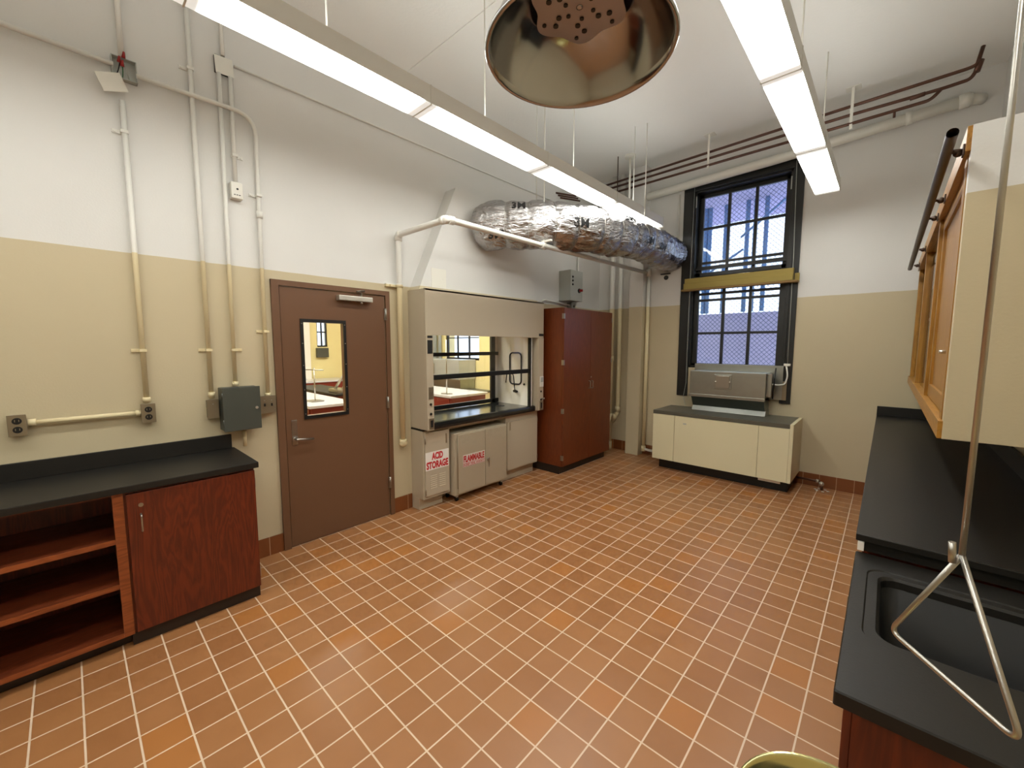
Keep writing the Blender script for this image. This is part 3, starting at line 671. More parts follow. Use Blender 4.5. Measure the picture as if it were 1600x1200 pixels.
single('hood_apron', MB().box(.10, CX + .002, 2.648, 3.497, .798, .822, .002), M_hood, 'narrow beige rail above the flammables cabinet under the hood edge', 'rail')
single('access_panel', MB().box(.165, .170, 2.475, 2.655, 2.235, 2.425, .001).cyl((.170, 2.62, 2.33), (.173, 2.62, 2.33), .008, 10), M_white, 'small square white access panel on the sloping chase above the hood', 'panel')

# ------------------------------------------------------------ tall cabinet
TY0, TY1, TX = 4.205, 5.405, .535
t = thing('tall_cabinet', 'tall brown wooden storage cabinet with two doors beside the fume hood', 'cabinet', (.27, 4.8, 0))
part('carcass', MB().box(.004, TX - .02, TY0, TY1, .105, 2.137, .002), M_tallwood, t)
part('toe_kick', MB().box(.02, .478, TY0 + .004, TY1 - .05, 0, .105), M_toe, t)
TM = 4.83
for a, b_, s in ((TY0 + .002, TM - .002, 1), (TM + .002, TY1 - .002, -1)):
    dd = part('cabinet_door', MB().box(TX - .018, TX + .002, a, b_, .108, 2.135, .002), M_tallwood, t)
    hy = TM - .035 if s == 1 else TM + .035
    part('handle', MB().tube(bend([(TX + .002, hy, 1.185), (TX + .03, hy, 1.185), (TX + .03, hy, 1.085), (TX + .002, hy, 1.085)], .012), .005, 8), M_steel, dd)
    if s == -1: part('lock', MB().cyl((TX + .002, TM + .025, 1.235), (TX + .006, TM + .025, 1.235), .010, 14), M_steel, dd)
    for zz in (.22, .83, 1.45, 2.03):
        yy = TY0 if s == 1 else TY1
        part('hinge', MB().box(TX - .03, TX + .006, yy - .004, yy + .016 * s + (.0), zz - .032, zz + .032, .001) if s == 1 else MB().box(TX - .03, TX + .006, yy - .016, yy + .004, zz - .032, zz + .032, .001), M_steel, t)

# ------------------------------------------------------------ starter box above the tall cabinet
t = thing('motor_starter_box', 'light grey control box with three black buttons and a red switch above the tall cabinet', 'control box', (.1, 4.9, 2.3))
part('box_body', MB().box(0.0, .20, 4.82, 5.125, 2.300, 2.72, .004), M_ltgrey, t)
for z in (2.625, 2.572, 2.520): part('button', MB().cyl((.20, 4.868, z), (.212, 4.868, z), .013, 14), M_black, t)
k = part('rotary_base', MB().cyl((.20, 5.03, 2.445), (.215, 5.03, 2.445), .032, 20), M_black, t)
part('rotary_handle', MB().box(.215, .262, 5.018, 5.042, 2.428, 2.462, .005), M_redhandle, k)
t = thing('wall_outlet', 'small steel outlet box below the grey control box', 'outlet', (.05, 5.1, 2.2))
part('box_body', MB().box(0.0, .09, 5.02, 5.11, 2.185, 2.288, .003), M_galv, t); part('receptacle', MB().cyl((.09, 5.07, 2.235), (.093, 5.07, 2.235), .017, 16), M_black, t)
conduit([(.03, 5.11, 2.235), (.03, 5.24, 2.235), (.03, 5.26, 2.5), (.03, 5.26, 3.0)], .012, 'white conduit curving up from the steel outlet box behind the white pipe', rad=.09)
conduit([(.045, 4.30, 2.205), (.045, 4.42, 2.285), (.045, 5.02, 2.25)], .012, 'white conduit above the hood running into the steel outlet box', rad=.06)

# ------------------------------------------------------------ pipes on and near the far wall
def pipe(name, segs, r, m, label, cat='pipe', fit=(), clamps=(), group=None, rad=.04):
    t = thing(name, label, cat, segs[0], group)
    part('tube', MB().tube(bend(segs, rad), r, 16), m, t)
    for a, b, rr in fit: part('coupling', MB().cyl(a, b, rr, 18), m, t)
    return t
t = pipe('riser_pipe', [(.27, 5.87, .03), (.27, 5.87, HT)], .040, M_pipe, 'painted riser pipe nearest the tall cabinet in the corner', fit=[((.27, 5.87, .0), (.27, 5.87, .12), .047), ((.27, 5.87, .40), (.27, 5.87, .58), .048), ((.27, 5.87, 1.42), (.27, 5.87, 1.50), .046)])
part('cleanout_cap', MB().cyl((.27, 5.87, 1.10), (.30, 5.80, 1.10), .032, 16), M_pipe, t)
t = pipe('riser_pipe', [(.33, 5.86, .45), (.41, 5.87, .62), (.41, 5.87, HT)], .034, M_pipe, 'painted riser with a Y branch at its foot beside the boxed column', fit=[((.41, 5.87, .62), (.41, 5.87, .70), .041), ((.35, 5.865, .50), (.38, 5.868, .57), .041)])
t = pipe('sprinkler_pipe', [(.05, 2.187, .70), (.05, 2.187, 2.70), (.775, 2.187, 2.70), (.80, 3.4, 2.703), (.835, 5.84, 2.73)], .0255, M_pipe, 'white pipe rising beside the hood and crossing the room under the foil duct',
         fit=[((.05, 2.187, 2.645), (.05, 2.187, 2.69), .034), ((.06, 2.187, 2.70), (.10, 2.187, 2.70), .034), ((.71, 2.187, 2.70), (.75, 2.187, 2.70), .034), ((.776, 2.21, 2.70), (.777, 2.26, 2.70), .034), ((.05, 2.187, .70), (.05, 2.187, .74), .034), ((.80, 3.40, 2.703), (.80, 3.46, 2.704), .034)])
part('elbow', MB().sphere((.062, 2.187, 2.690), .035), M_pipe, t); part('elbow', MB().sphere((.762, 2.195, 2.700), .035), M_pipe, t); part('elbow', MB().sphere((.05, 2.19, .70), .036, sc=(1, 1.1, 1)), M_pipe, t)
mb = MB(); mb.box(.001, .03, 2.06, 2.24, 2.215, 2.245, .003); mb.cyl((.05, 2.187, 2.215), (.05, 2.187, 2.245), .034, 16); mb.cyl((.03, 2.10, 2.23), (.05, 2.10, 2.23), .008); part('pipe_strap', mb, M_pipe, t)
t = pipe('pipe_hanger', [(.80, 3.45, 2.66), (.80, 3.45, HT)], .0055, M_white, 'thin hanger rod holding the white pipe with a strut clamp', 'hanger')
part('strut', MB().box(.78, .90, 3.435, 3.465, 2.735, 2.755, .002), M_white, t)
mb = MB(); mb.tube([(.80 + .033 * math.cos(a), 3.45, 2.703 + .033 * math.sin(a)) for a in [2 * PI * k / 16 for k in range(16)]], .005, 6, closed=True); part('clamp_ring', mb, M_white, t)
t = pipe('standing_pipe', [(.862, 5.865, .10), (.862, 5.865, 2.76)], .026, M_pipe, 'painted vertical pipe against the boxed column below the crossing pipe', fit=[((.862, 5.865, .06), (.862, 5.865, .14), .034), ((.862, 5.865, 2.68), (.862, 5.865, 2.78), .034)])
part('foot_branch', MB().tube(bend([(.862, 5.865, .10), (.93, 5.865, .085), (1.02, 5.865, .085)], .03), .02, 12), M_white, t)
t = pipe('radiator_pipe', [(2.80, 5.86, .085), (3.02, 5.86, .085), (3.06, 5.82, .06), (3.06, 5.80, 0)], .013, M_copper, 'low pipe from the radiator cabinet into the floor with a painted valve', rad=.03)
part('valve', MB().sphere((3.055, 5.80, .075), .026), M_alum, t); part('valve_nut', MB().cyl((3.0, 5.855, .085), (3.03, 5.85, .085), .022, 8), M_alum, t)
mb = MB(); [mb.sphere((3.06 + .06 * math.cos(k), 5.79 + .05 * math.sin(k), .003), .016, 8, (1, .7, .25)) for k in range(6)]; part('plaster_patch', mb, M_white, t)
# white heating pipe under the ceiling
t = pipe('ceiling_pipe', [(.05, 5.84, 3.78), (2.4, 5.84, 3.86), (3.95, 5.84, 3.95)], .052, M_white, 'thick white pipe along the far wall above the black window', fit=[((3.86, 5.84, 3.945), (3.93, 5.84, 3.95), .062), ((3.50, 5.84, 3.925), (3.55, 5.84, 3.928), .062)])
part('wall_stub', MB().cyl((3.92, 5.84, 3.95), (4.02, 5.92, 3.952), .045), M_white, t)
t = pipe('copper_pipe', [(.20, 5.52, 4.0), (3.88, 5.50, 4.08), (3.93, 5.50, 4.09), (3.955, 5.50, HT)], .0145, M_copper, 'topmost of the three old copper pipes under the ceiling near the window', fit=[((3.93, 5.50, 4.03), (3.95, 5.50, 4.12), .022)])
t = pipe('copper_pipe', [(.20, 5.50, 3.93), (3.12, 5.49, 3.975), (3.74, 5.50, 3.975), (3.90, 5.50, 3.985), (3.93, 5.50, 4.05)], .0145, M_copper, 'middle one of the three old copper pipes under the ceiling', fit=[((3.52, 5.50, 3.968), (3.62, 5.50, 3.975), .019)])
t = pipe('copper_pipe', [(.20, 5.48, 3.85), (3.1, 5.48, 3.885), (3.66, 5.49, 3.90), (3.72, 5.49, 3.965)], .0145, M_copper, 'lowest of the three old copper pipes, joining the middle one by an elbow')
for (x, lab) in ((1.75, 'painted strap hanger on the copper pipes left of the window top'), (3.10, 'painted strap hanger on the copper pipes right of the fluorescent strip'),):
    z0 = 3.83; single('pipe_hanger', MB().box(x - .012, x + .012, 5.468, 5.476, z0, HT, .001).box(x - .06, x + .06, 5.45, 5.55, HT - .006, HT, .002), M_white, lab, 'hanger')
single('pipe_hanger', MB().cyl((3.42, 5.485, 3.88), (3.42, 5.50, 3.835), .010), M_copper, 'rusty hook under the lowest copper pipe near its right end', 'hanger')
for k, lab in enumerate(('uppermost of three short dark pipe ends on the left wall above the foil duct', 'middle one of three short dark pipe ends above the foil duct', 'lowest of three short dark pipe ends above the foil duct')):
    single('pipe_stub', MB().cyl((0.001, 4.72 + .05 * k, 3.765 - .02 * k), (.16, 4.98 + .05 * k, 3.75 - .02 * k), .012, 8), M_copper, lab, 'pipe', 'short pipe ends on the left wall')
t = thing('ceiling_pendant', 'white pendant stem with a round canopy on the ceiling above the duct', 'pendant', (.78, 5.35, HT))
part('canopy', MB().cyl((.78, 5.35, HT - .03), (.78, 5.35, HT), .075, 24), M_white, t); part('stem', MB().cyl((.78, 5.35, 3.55), (.78, 5.35, HT - .03), .014, 12), M_white, t)
single('hanger_rod', MB().cyl((.64, 5.27, 3.3), (.64, 5.27, HT), .007, 8), M_rust, 'thin dark hanger rod just left of the white pendant stem', 'hanger')
single('hanger_rod', MB().cyl((1.30, 4.73, 3.10), (1.30, 4.73, HT), .006, 8), M_white, 'thin white hanger rod reaching the bend of the foil duct near the window', 'hanger')
single('hanger_rod', MB().cyl((.64, 3.52, 3.15), (.64, 3.52, HT), .005, 8), M_white, 'thin white hanger rod reaching the middle of the foil duct', 'hanger')
single('wall_register', MB().box(.70, .73, 5.915, 5.93, 3.66, 3.78).box(.76, .80, 5.915, 5.93, 3.66, 3.79), M_black, 'small black openings in the far wall left of the window top', 'vent')
conduit_v = single('wall_conduit', MB().cyl((1.25, 5.915, 3.1), (1.25, 5.915, 3.75), .012), M_pipe, 'short painted conduit on the far wall beside the window top', 'conduit')
single('wall_hole', MB().cyl((1.095, 5.921, 2.641), (1.095, 5.929, 2.641), .032, 20), M_black, 'round dark hole in the far wall below the end of the foil duct', 'hole')

# ------------------------------------------------------------ foil-wrapped duct
ctl = [Vector(p) for p in ((.168, 3.12, 2.94), (.24, 3.16, 2.94), (.44, 3.30, 2.945), (.72, 3.60, 2.95), (.95, 4.0, 2.95), (1.09, 4.45, 2.95), (1.16, 4.95, 2.95), (1.18, 5.4, 2.94), (1.17, 5.92, 2.93))]
def cr(P, t):
    n = len(P) - 1; i = min(int(t), n - 1); f = t - i
    p0, p1, p2, p3 = P[max(i - 1, 0)], P[i], P[i + 1], P[min(i + 2, n)]
    return .5 * ((2 * p1) + (p2 - p0) * f + (2 * p0 - 5 * p1 + 4 * p2 - p3) * f * f + (3 * p1 - p0 - 3 * p2 + p3) * f ** 3)
NS = 150; path = [cr(ctl, 8 * i / NS) for i in range(NS + 1)]
acc = [0]
for a, b_ in zip(path, path[1:]): acc.append(acc[-1] + (b_ - a).length)
LT = acc[-1]
bands = [.30, .52, .78, 1.02, 1.30, 1.55, 1.80, 2.02, 2.2, 2.38, 2.55, 2.72, 2.88, 3.03, 3.18]
def duct_r(s, th):
    base = .245 if s < 1.2 else .245 - .02 * min(1, (s - 1.2))
    if s < .12: base *= .80 + .20 * math.sqrt(max(0, 1 - (1 - s / .12) ** 2))
    near = min(abs(s - b_) for b_ in bands)
    pinch = .018 * math.exp(-(near / .03) ** 2)
    nz = .020 * noise.noise(Vector((s * 5, math.cos(th) * 1.6, math.sin(th) * 1.6))) + .009 * noise.noise(Vector((s * 14 + 4, math.cos(th) * 5, math.sin(th) * 5))) + .0035 * noise.noise(Vector((s * 45, math.cos(th) * 12, math.sin(th) * 12)))
    return base - pinch + nz
NTH = 96
def frame(i):
    d_ = (path[min(i + 1, NS)] - path[max(i - 1, 0)]).normalized(); side = Vector((d_.y, -d_.x, 0)).normalized(); return d_, side, Vector((0, 0, 1))
mb = MB(); bm = mb.bm; rings = []
for i in range(NS + 1):
    d_, sd, up = frame(i)
    rings.append([bm.verts.new(path[i] + (sd * math.cos(a) + up * math.sin(a)) * duct_r(acc[i], a)) for a in [2 * PI * k / NTH for k in range(NTH)]])
for A, B in zip(rings, rings[1:]):
    for k in range(NTH): bm.faces.new((A[k], A[(k + 1) % NTH], B[(k + 1) % NTH], B[k])).smooth = True
bm.faces.new(rings[0]); bm.faces.new(rings[-1])
duct = thing('foil_duct', 'silver foil-wrapped air duct curving from the hood chase to the window', 'duct', (.17, 3.1, 2.95))
part('insulation_wrap', mb, M_foil, duct)
def at_s(s):
    i = next((k for k in range(NS) if acc[k + 1] >= s), NS - 1); f = (s - acc[i]) / (acc[i + 1] - acc[i])
    return path[i].lerp(path[i + 1], f), frame(i)
for s in bands:
    if s > LT - .05: continue
    c, (d_, sd, up) = at_s(s)
    part('strap', MB().tube([c + (sd * math.cos(a) + up * math.sin(a)) * (duct_r(s, a) + .002) for a in [2 * PI * k / 48 for k in range(48)]], .0035, 6, closed=True), M_steel, duct)
def duct_text(body, s0, th0, size):
    b2 = text_mesh(body, size, .0006, .0012)
    bmesh.ops.subdivide_edges(b2, edges=[e for e in b2.edges if e.calc_length() > .015], cuts=2)
    for v in b2.verts:
        s = s0 + v.co.x; c, (d_, sd, up) = at_s(max(.01, min(LT - .02, s))); th = th0 + v.co.y / .24
        r_ = .245 - (.02 * min(1, s - 1.2) if s > 1.2 else 0) + (.017 if v.co.z > 0 else .012)
        v.co = c + (sd * math.cos(th) + up * math.sin(th)) * r_
    m2 = MB(); m2._add(b2); part('printed_mark', m2, M_ink, duct)
for (s, th, z) in ((.36, .42, .09), (.16, -.75, .09), (.95, -.22, .10), (1.60, .48, .10), (1.95, -.35, .09), (2.25, -.45, .09), (2.62, -.75, .08)): duct_text('3M', s - .01, th, z * 1.25)
mb = MB()
mb.box(1.02, 1.16, 5.90, 5.92, 2.685, 2.70); part('torn_edge', mb, M_ink, duct)

# ------------------------------------------------------------ the black window
wn_ = part('window_1', MB().box(WX0, WX1, 5.985, 6.06, WZ0 - .03, WZ0 + .02), M_winblk); wn_['kind'] = 'structure'
Y0 = 5.93
mb = MB()
mb.box(1.315, WX0 + .01, Y0 - .022, Y0 + .01, .955, 3.87, .006); mb.box(WX1 - .01, 2.685, Y0 - .022, Y0 + .01, .955, 3.87, .006); mb.box(1.315, 2.685, Y0 - .024, Y0 + .01, 3.74, 3.87, .006)
mb.box(WX0 - .03, WX0 - .01, Y0 - .034, Y0 - .022, .955, 3.76, .004); mb.box(WX1 + .01, WX1 + .03, Y0 - .034, Y0 - .022, .955, 3.76, .004); mb.box(WX0 - .03, WX1 + .03, Y0 - .034, Y0 - .022, 3.74, 3.76, .004)
part('casing', mb, M_winblk, wn_)
mb = MB(); mb.box(WX0 + .001, WX0 + .03, Y0, Y0 + .25, WZ0, WZ1 - .001); mb.box(WX1 - .03, WX1 - .001, Y0, Y0 + .25, WZ0, WZ1 - .001); mb.box(WX0, WX1, Y0, Y0 + .25, WZ1 - .03, WZ1 - .001); mb.box(WX0, WX1, Y0, Y0 + .25, WZ0 + .001, WZ0 + .03)
part('jamb', mb, M_winblk, wn_)
def sash(z0, z1, y, rails, name, st=.06, bot=.06, top=.05):
    x0, x1 = WX0 + .03, WX1 - .03
    s_ = part(name, MB().box(x0, x0 + st, y, y + .04, z0, z1, .003).box(x1 - st, x1, y, y + .04, z0, z1, .003).box(x0, x1, y, y + .04, z0, z0 + bot, .003).box(x0, x1, y, y + .04, z1 - top, z1, .003), M_winblk, wn_)
    mb = MB(); a, b_ = x0 + st, x1 - st
    for k in (1, 2): xx = a + (b_ - a) * k / 3; mb.box(xx - .017, xx + .017, y + .004, y + .036, z0 + bot, z1 - top)
    for zz in rails: mb.box(a, b_, y + .005, y + .035, zz - .016, zz + .016)
    part('muntins', mb, M_winblk, s_)
    part('pane', MB().box(a - .01, b_ + .01, y + .018, y + .022, z0 + bot - .01, z1 - top + .01), M_glass, s_)
sash(2.57, 3.72, 6.05, (3.26, 2.80), 'upper_sash')
sash(1.36, 2.66, 5.99, (1.835, 2.285, 2.37), 'lower_sash', bot=.06)
part('sash_bar', MB().box(WX0 + .03, WX1 - .03, 6.0, 6.05, 2.70, 2.745), M_winblk, wn_)
for x, z in ((1.475, 3.62), (2.555, 3.60)): part('sash_clip', MB().box(x - .006, x + .006, 5.925, 5.935, z - .09, z + .06, .002), M_ltgrey, wn_)
# security mesh outside
def mesh_screen(x0, x1, z0, z1, y, p=.06):
    mb = MB(); W = x1 - x0; H = z1 - z0; n = int((W + H) / p) + 1
    for k in range(n):
        c = k * p
        a = (x0 + max(0, c - H), z0 + min(c, H)); b_ = (x0 + min(c, W), z0 + max(0, c - W))
        mb.tube([(a[0], y, a[1]), (b_[0], y, b_[1])], .0028, 4, False)
        mb.tube([(x1 - (a[0] - x0), y + .004, a[1]), (x1 - (b_[0] - x0), y + .004, b_[1])], .0028, 4, False)
    return mb
part('wire_screen', mesh_screen(1.42, 2.60, 1.3, 3.8, 6.27), mat('screen_wire', (120, 130, 160), .6, .3), wn_)
t = thing('roller_blind', 'rolled yellow window shade across the meeting rail of the black window', 'shade', (2.0, 5.85, 2.45))
part('valance', MB().prism([(1.40, 5.80, 2.435), (1.40, 5.80, 2.50), (1.40, 5.815, 2.515), (1.40, 5.815, 2.575), (1.40, 5.89, 2.585), (1.40, 5.89, 2.435)], (1.245, 0, 0)), M_shade, t)
part('slat', MB().box(1.36, 2.695, 5.80, 5.885, 2.408, 2.433, .004), mat('shade_slat', (132, 102, 50), .6), t)
for x in (1.365, 2.655): part('bracket', MB().box(x, x + .045, 5.87, 5.905, 2.42, 2.52, .004), M_shade, t)
single('cord', MB().tube([(1.46, 5.885, 3.80), (1.455, 5.87, 2.60), (1.45, 5.88, 1.5), (1.46, 5.86, 1.15), (1.44, 5.83, .95), (1.50, 5.75, .85)], .003, 6), M_ltgrey, 'thin shade cord hanging down the left side of the black window', 'cord')
single('cord', MB().tube([(2.60, 5.885, 3.84), (2.63, 5.88, 2.7), (2.64, 5.87, 1.45)], .004, 6), M_ltgrey, 'thin shade cord hanging down the right side of the black window', 'cord')
t = thing('flex_tube', 'white flexible tube from the galvanized air box to a hook on the window frame', 'cable', (2.6, 5.85, 1.3))
part('cable', MB().tube(bend([(2.47, 5.70, 1.20), (2.58, 5.80, 1.19), (2.63, 5.85, 1.20), (2.65, 5.87, 1.30), (2.63, 5.87, 1.42)], .04), .009, 8), M_white, t)
part('hook', MB().box(2.60, 2.67, 5.875, 5.89, 1.42, 1.45, .006), M_white, t)

# galvanized air box on the radiator
t = thing('window_air_box', 'galvanized sheet metal air box standing on the dark radiator top below the window', 'duct box', (2.0, 5.75, .8))
bx0, bx1, by = 1.60, 2.475, 5.60
part('box_body', MB().box(bx0, bx1, by, 5.90, 1.03, 1.335, .004), M_galv, t)
part('drip_edge', MB().box(bx0 - .004, bx1 + .004, by - .008, by + .01, .995, 1.032, .003), M_galv, t)
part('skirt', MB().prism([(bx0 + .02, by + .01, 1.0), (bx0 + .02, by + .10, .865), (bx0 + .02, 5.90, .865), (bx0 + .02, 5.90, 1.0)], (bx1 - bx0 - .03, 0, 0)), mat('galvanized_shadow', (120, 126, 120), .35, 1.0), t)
part('foot_flange', MB().prism([(bx0 + .02, by + .10, .867), (bx0 + .02, by + .06, .808), (bx0 + .02, 5.90, .808), (bx0 + .02, 5.90, .867)], (bx1 - bx0 - .02, 0, 0)), M_galv, t)
a_ = part('access_door', MB().box(1.905, 2.105, by - .010, by, 1.115, 1.30, .003), M_galv, t)
part('door_panel', MB().box(1.925, 2.085, by - .018, by - .009, 1.135, 1.285, .003), M_steel, a_)
for x in (1.925, 2.088): part('latch', MB().sphere((x, by - .022, 1.205), .011), M_alum, a_)
part('back_plate', MB().box(1.56, 2.60, 5.885, 5.903, 1.00, 1.42, .002), M_galv, t)
mb = MB(); mb.box(bx1, bx1 + .05, 5.66, 5.70, 1.05, 1.33, .003); [mb.sphere((bx1 + .03, 5.68, 1.08 + .05 * k), .014, 8) for k in range(5)]; part('side_linkage', mb, M_galv, t)
part('black_tie', MB().cyl((bx1 + .06, 5.70, 1.03), (bx1 + .075, 5.72, 1.40), .007, 8), M_black, t)
part('rust_panel', MB().box(2.60, 2.645, 5.885, 5.90, 1.0, 1.23, .002), M_plate, t)

# radiator cabinet
t = thing('radiator_cabinet', 'cream radiator cabinet with a dark top below the black window', 'radiator', (2.0, 5.6, 0))
rx0, rx1, ry = 1.245, 2.822, 5.30
part('end_panel', MB().box(rx1 - .035, rx1, ry, 5.925, .145, .805, .003), M_cream, t)
part('body', MB().box(rx0 + .02, rx1 - .036, ry + .022, 5.915, .145, .755), M_cream, t)
part('end_panel', MB().box(rx0, rx0 + .019, ry + .022, 5.925, .145, .755, .003), M_cream, t)
part('cabinet_top', MB().box(rx0 - .002, rx1 - .036, ry - .002, 5.915, .757, .805, .003), mat('radiator_top', (86, 84, 74), 0.35), t)
for a, b_ in ((rx0, 1.528), (1.532, 2.488), (2.492, rx1 - .036)):
    p_ = part('front_panel', MB().box(a, b_, ry, ry + .021, .147, .755, .002), M_cream, t)
    if a > 1.5 and a < 2: part('key_latch', MB().box(a + .11, a + .15, ry - .004, ry, .655, .672, .002), M_ltgrey, p_)
part('toe_kick', MB().box(rx0 + .04, rx1 - .045, ry + .15, 5.90, 0, .145), M_black, t)
part('grille_tag', MB().box(2.50, 2.72, ry + .06, ry + .064, .105, .143), M_sign, t)

# ------------------------------------------------------------ right side: counters
def cab_run(y0, y1, ztop, label, loc_label='cabinet', n=3):
    t = thing('base_cabinet', label, 'cabinet', (3.8, (y0 + y1) / 2, 0))
    mb = MB()
    if n == 1: mb.box(3.515, 4.145, y0, y0 + .02, .10, ztop); mb.box(3.515, 3.535, y0 + .02, y1 - .02, .12, ztop); mb.box(3.535, 4.145, y0 + .02, y1 - .02, .10, .12); mb.box(3.515, 4.145, y1 - .02, y1, .10, ztop)
    else: mb.box(3.515, 4.145, y0, y1, .10, ztop)
    part('carcass', mb, M_cherry, t)
    part('toe_kick', MB().box(3.57, 4.12, y0 + .01, y1 - .01, 0, .10), M_toe, t)
    for i in range(n):
        a = y0 + (y1 - y0) * i / n + .004; b_ = y0 + (y1 - y0) * (i + 1) / n - .004
        dd = part('cabinet_door', MB().box(3.497, 3.515, a, b_, .105, ztop - .012, .002), M_cherry, t)
        part('handle', MB().tube(bend([(3.497, b_ - .05, ztop - .12), (3.47, b_ - .05, ztop - .12), (3.47, b_ - .05, ztop - .21), (3.497, b_ - .05, ztop - .21)], .012), .0045, 8), M_steel, dd)
    return t
cab_run(2.15, 5.92, .883, 'cherry base cabinets under the higher black counter on the right', n=5)
cab_run(1.237, 2.10, .792, 'dark cherry sink base cabinet at the lower right corner', n=1)
t = thing('countertop', 'high black epoxy countertop running to the far wall on the right', 'countertop', (3.8, 4, .885))
part('slab', MB().box(3.475, 4.148, 2.103, 5.928, .886, .914, .004), M_epoxy, t)
part('backsplash', MB().box(4.128, 4.148, 2.103, 5.905, .914, 1.03, .003), M_epoxy, t)
part('end_splash', MB().box(3.475, 4.148, 5.907, 5.928, .914, 1.016, .003), M_epoxy, t)
part('apron', MB().box(3.50, 4.12, 2.125, 2.145, .842, .885), M_epoxy, t)
single('corner_block', MB().box(3.482, 3.502, 2.10, 2.125, .848, .884, .002), M_sign, 'small white block in the step between the two right counters', 'block')
t = thing('sink_counter', 'lower black epoxy counter with a moulded sink in the right foreground', 'sink', (3.8, 1.65, .8))
ZT = .836; mb = MB(); n = 6
sx0, sx1, sy0, sy1 = 3.555, 3.985, 1.515, 1.955
def lp_(x0, x1, y0, y1, r, z): return [(a, b_, z) for a, b_ in rrect(x0, x1, y0, y1, r, n)]
loops(mb.bm, [lp_(3.50, 4.14, 1.22, 2.11, .004, ZT - .038), lp_(3.4775, 4.1475, 1.203, 2.122, .006, ZT - .038), lp_(3.4775, 4.1475, 1.203, 2.122, .006, ZT - .004), lp_(3.4805, 4.1445, 1.206, 2.119, .006, ZT),
             lp_(sx0 - .038, sx1 + .038, sy0 - .04, sy1 + .04, .06, ZT), lp_(sx0 - .034, sx1 + .034, sy0 - .036, sy1 + .036, .057, ZT - .004), lp_(sx0 - .008, sx1 + .008, sy0 - .008, sy1 + .008, .052, ZT - .004), lp_(sx0, sx1, sy0, sy1, .05, ZT - .012), lp_(sx0 + .002, sx1 - .002, sy0 + .002, sy1 - .002, .05, ZT - .036)], False)
part('slab', mb, M_epoxy, t)
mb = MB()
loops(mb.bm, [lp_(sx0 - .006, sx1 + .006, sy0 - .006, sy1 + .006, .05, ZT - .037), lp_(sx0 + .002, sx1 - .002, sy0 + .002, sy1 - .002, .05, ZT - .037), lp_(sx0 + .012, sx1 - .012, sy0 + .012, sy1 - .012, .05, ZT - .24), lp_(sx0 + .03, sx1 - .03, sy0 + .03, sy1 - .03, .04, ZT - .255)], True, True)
part('basin', mb, mat('basin_epoxy_shaded', (11, 11, 11), .5), t)  # same epoxy as the slab, darkened to paint in the basin's shade
part('drain', MB().cyl((3.77, 1.73, ZT - .2545), (3.77, 1.73, ZT - .250), .035, 24), M_steel, t)
part('backsplash', MB().box(4.128, 4.1475, 1.205, 2.10, ZT, ZT + .10, .003), M_epoxy, t)

# ------------------------------------------------------------ wall cabinet on the right
t = thing('wall_cabinet', 'golden oak wall cabinet boxed in painted plaster above the right counter', 'cabinet', (3.9, 4, 1.3))
CY0, CY1, CZ0, CZ1, CF = 2.32, 5.66, 1.30, 2.48, 3.70
part('painted_end', MB().box(CF, 4.149, CY0, CY0 + .05, CZ0, CZ1, .001), M_wall, t, 'near end painted like the wall')
part('cabinet_bottom', MB().box(CF + .02, 4.149, CY0 + .05, CY1, CZ0 + .002, CZ0 + .03), M_wall, t)
part('cabinet_roof', MB().box(CF + .02, 4.149, CY0 + .05, CY1, CZ1 - .03, CZ1 - .001), M_wall, t)
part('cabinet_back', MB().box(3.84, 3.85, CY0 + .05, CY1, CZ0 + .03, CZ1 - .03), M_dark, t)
mb = MB(); mb.box(CF - .014, CF + .06, CY0 + .004, CY1, CZ0, CZ0 + .07, .002); mb.box(CF - .014, CF + .06, CY0 + .004, CY1, CZ1 - .09, CZ1, .002); part('rails', mb, M_oak_y, t)
posts = (CY0 + .084, 3.50, 4.62, CY1 - .05)
M_inner = wood_mat('cabinet_inside_wood', (84, 34, 14), (112, 48, 20))
for k, y in enumerate(posts):
    part('stile', MB().box(CF - .003, CF + .034, y - .03, y + .04, CZ0 + .07, CZ1 - .09, .002), M_oak, t)
    if k: part('partition', MB().box(CF + .036, 3.84, y - .01, y + .012, CZ0 + .03, CZ1 - .03), M_inner, t)
for k in range(3):
    a, b_ = posts[k] + .045, posts[k + 1] - .035
    z0, z1 = CZ0 + .075, CZ1 - .095
    if k:
        part('pane', MB().box(CF + .020, CF + .023, a - .004, b_ + .004, z0 - .004, z1 + .004), M_glass, t); part('shelf', MB().box(CF + .04, 3.84, a, b_, 1.86, 1.88), M_inner, t); continue
    xx = CF + .012; mb = MB()
    mb.box(xx, xx + .022, a, a + .07, z0, z1, .002); mb.box(xx, xx + .022, b_ - .07, b_, z0, z1, .002); mb.box(xx, xx + .022, a + .07, b_ - .07, z0, z0 + .07, .002); mb.box(xx, xx + .022, a + .07, b_ - .07, z1 - .07, z1, .002)
    dd = part('cabinet_door', mb, M_oak, t)
    if k == 0:
        part('door_panel', MB().box(xx + .012, xx + .016, a + .07, b_ - .07, z0 + .07, z1 - .07), M_oak, dd)
        part('knob', MB().cyl((xx, a + .20 - .0, 1.64), (xx - .022, a + .20, 1.64), .008, 12), M_alum, dd)
t = thing('ladder_rail', 'dark steel pipe rail on brackets along the top of the oak wall cabinet', 'rail', (3.64, 4, 2.42))
mb = MB(); zr = 2.405; xr = 3.638; ya = 2.14
mb.tube([(xr, ya, zr), (xr - .012, 5.55, zr)], .0165, 14, False)
mb.tube([(xr, ya, zr), (xr - .012, 5.55, zr)], .0125, 14, False); part('tube', mb, M_rust, t)
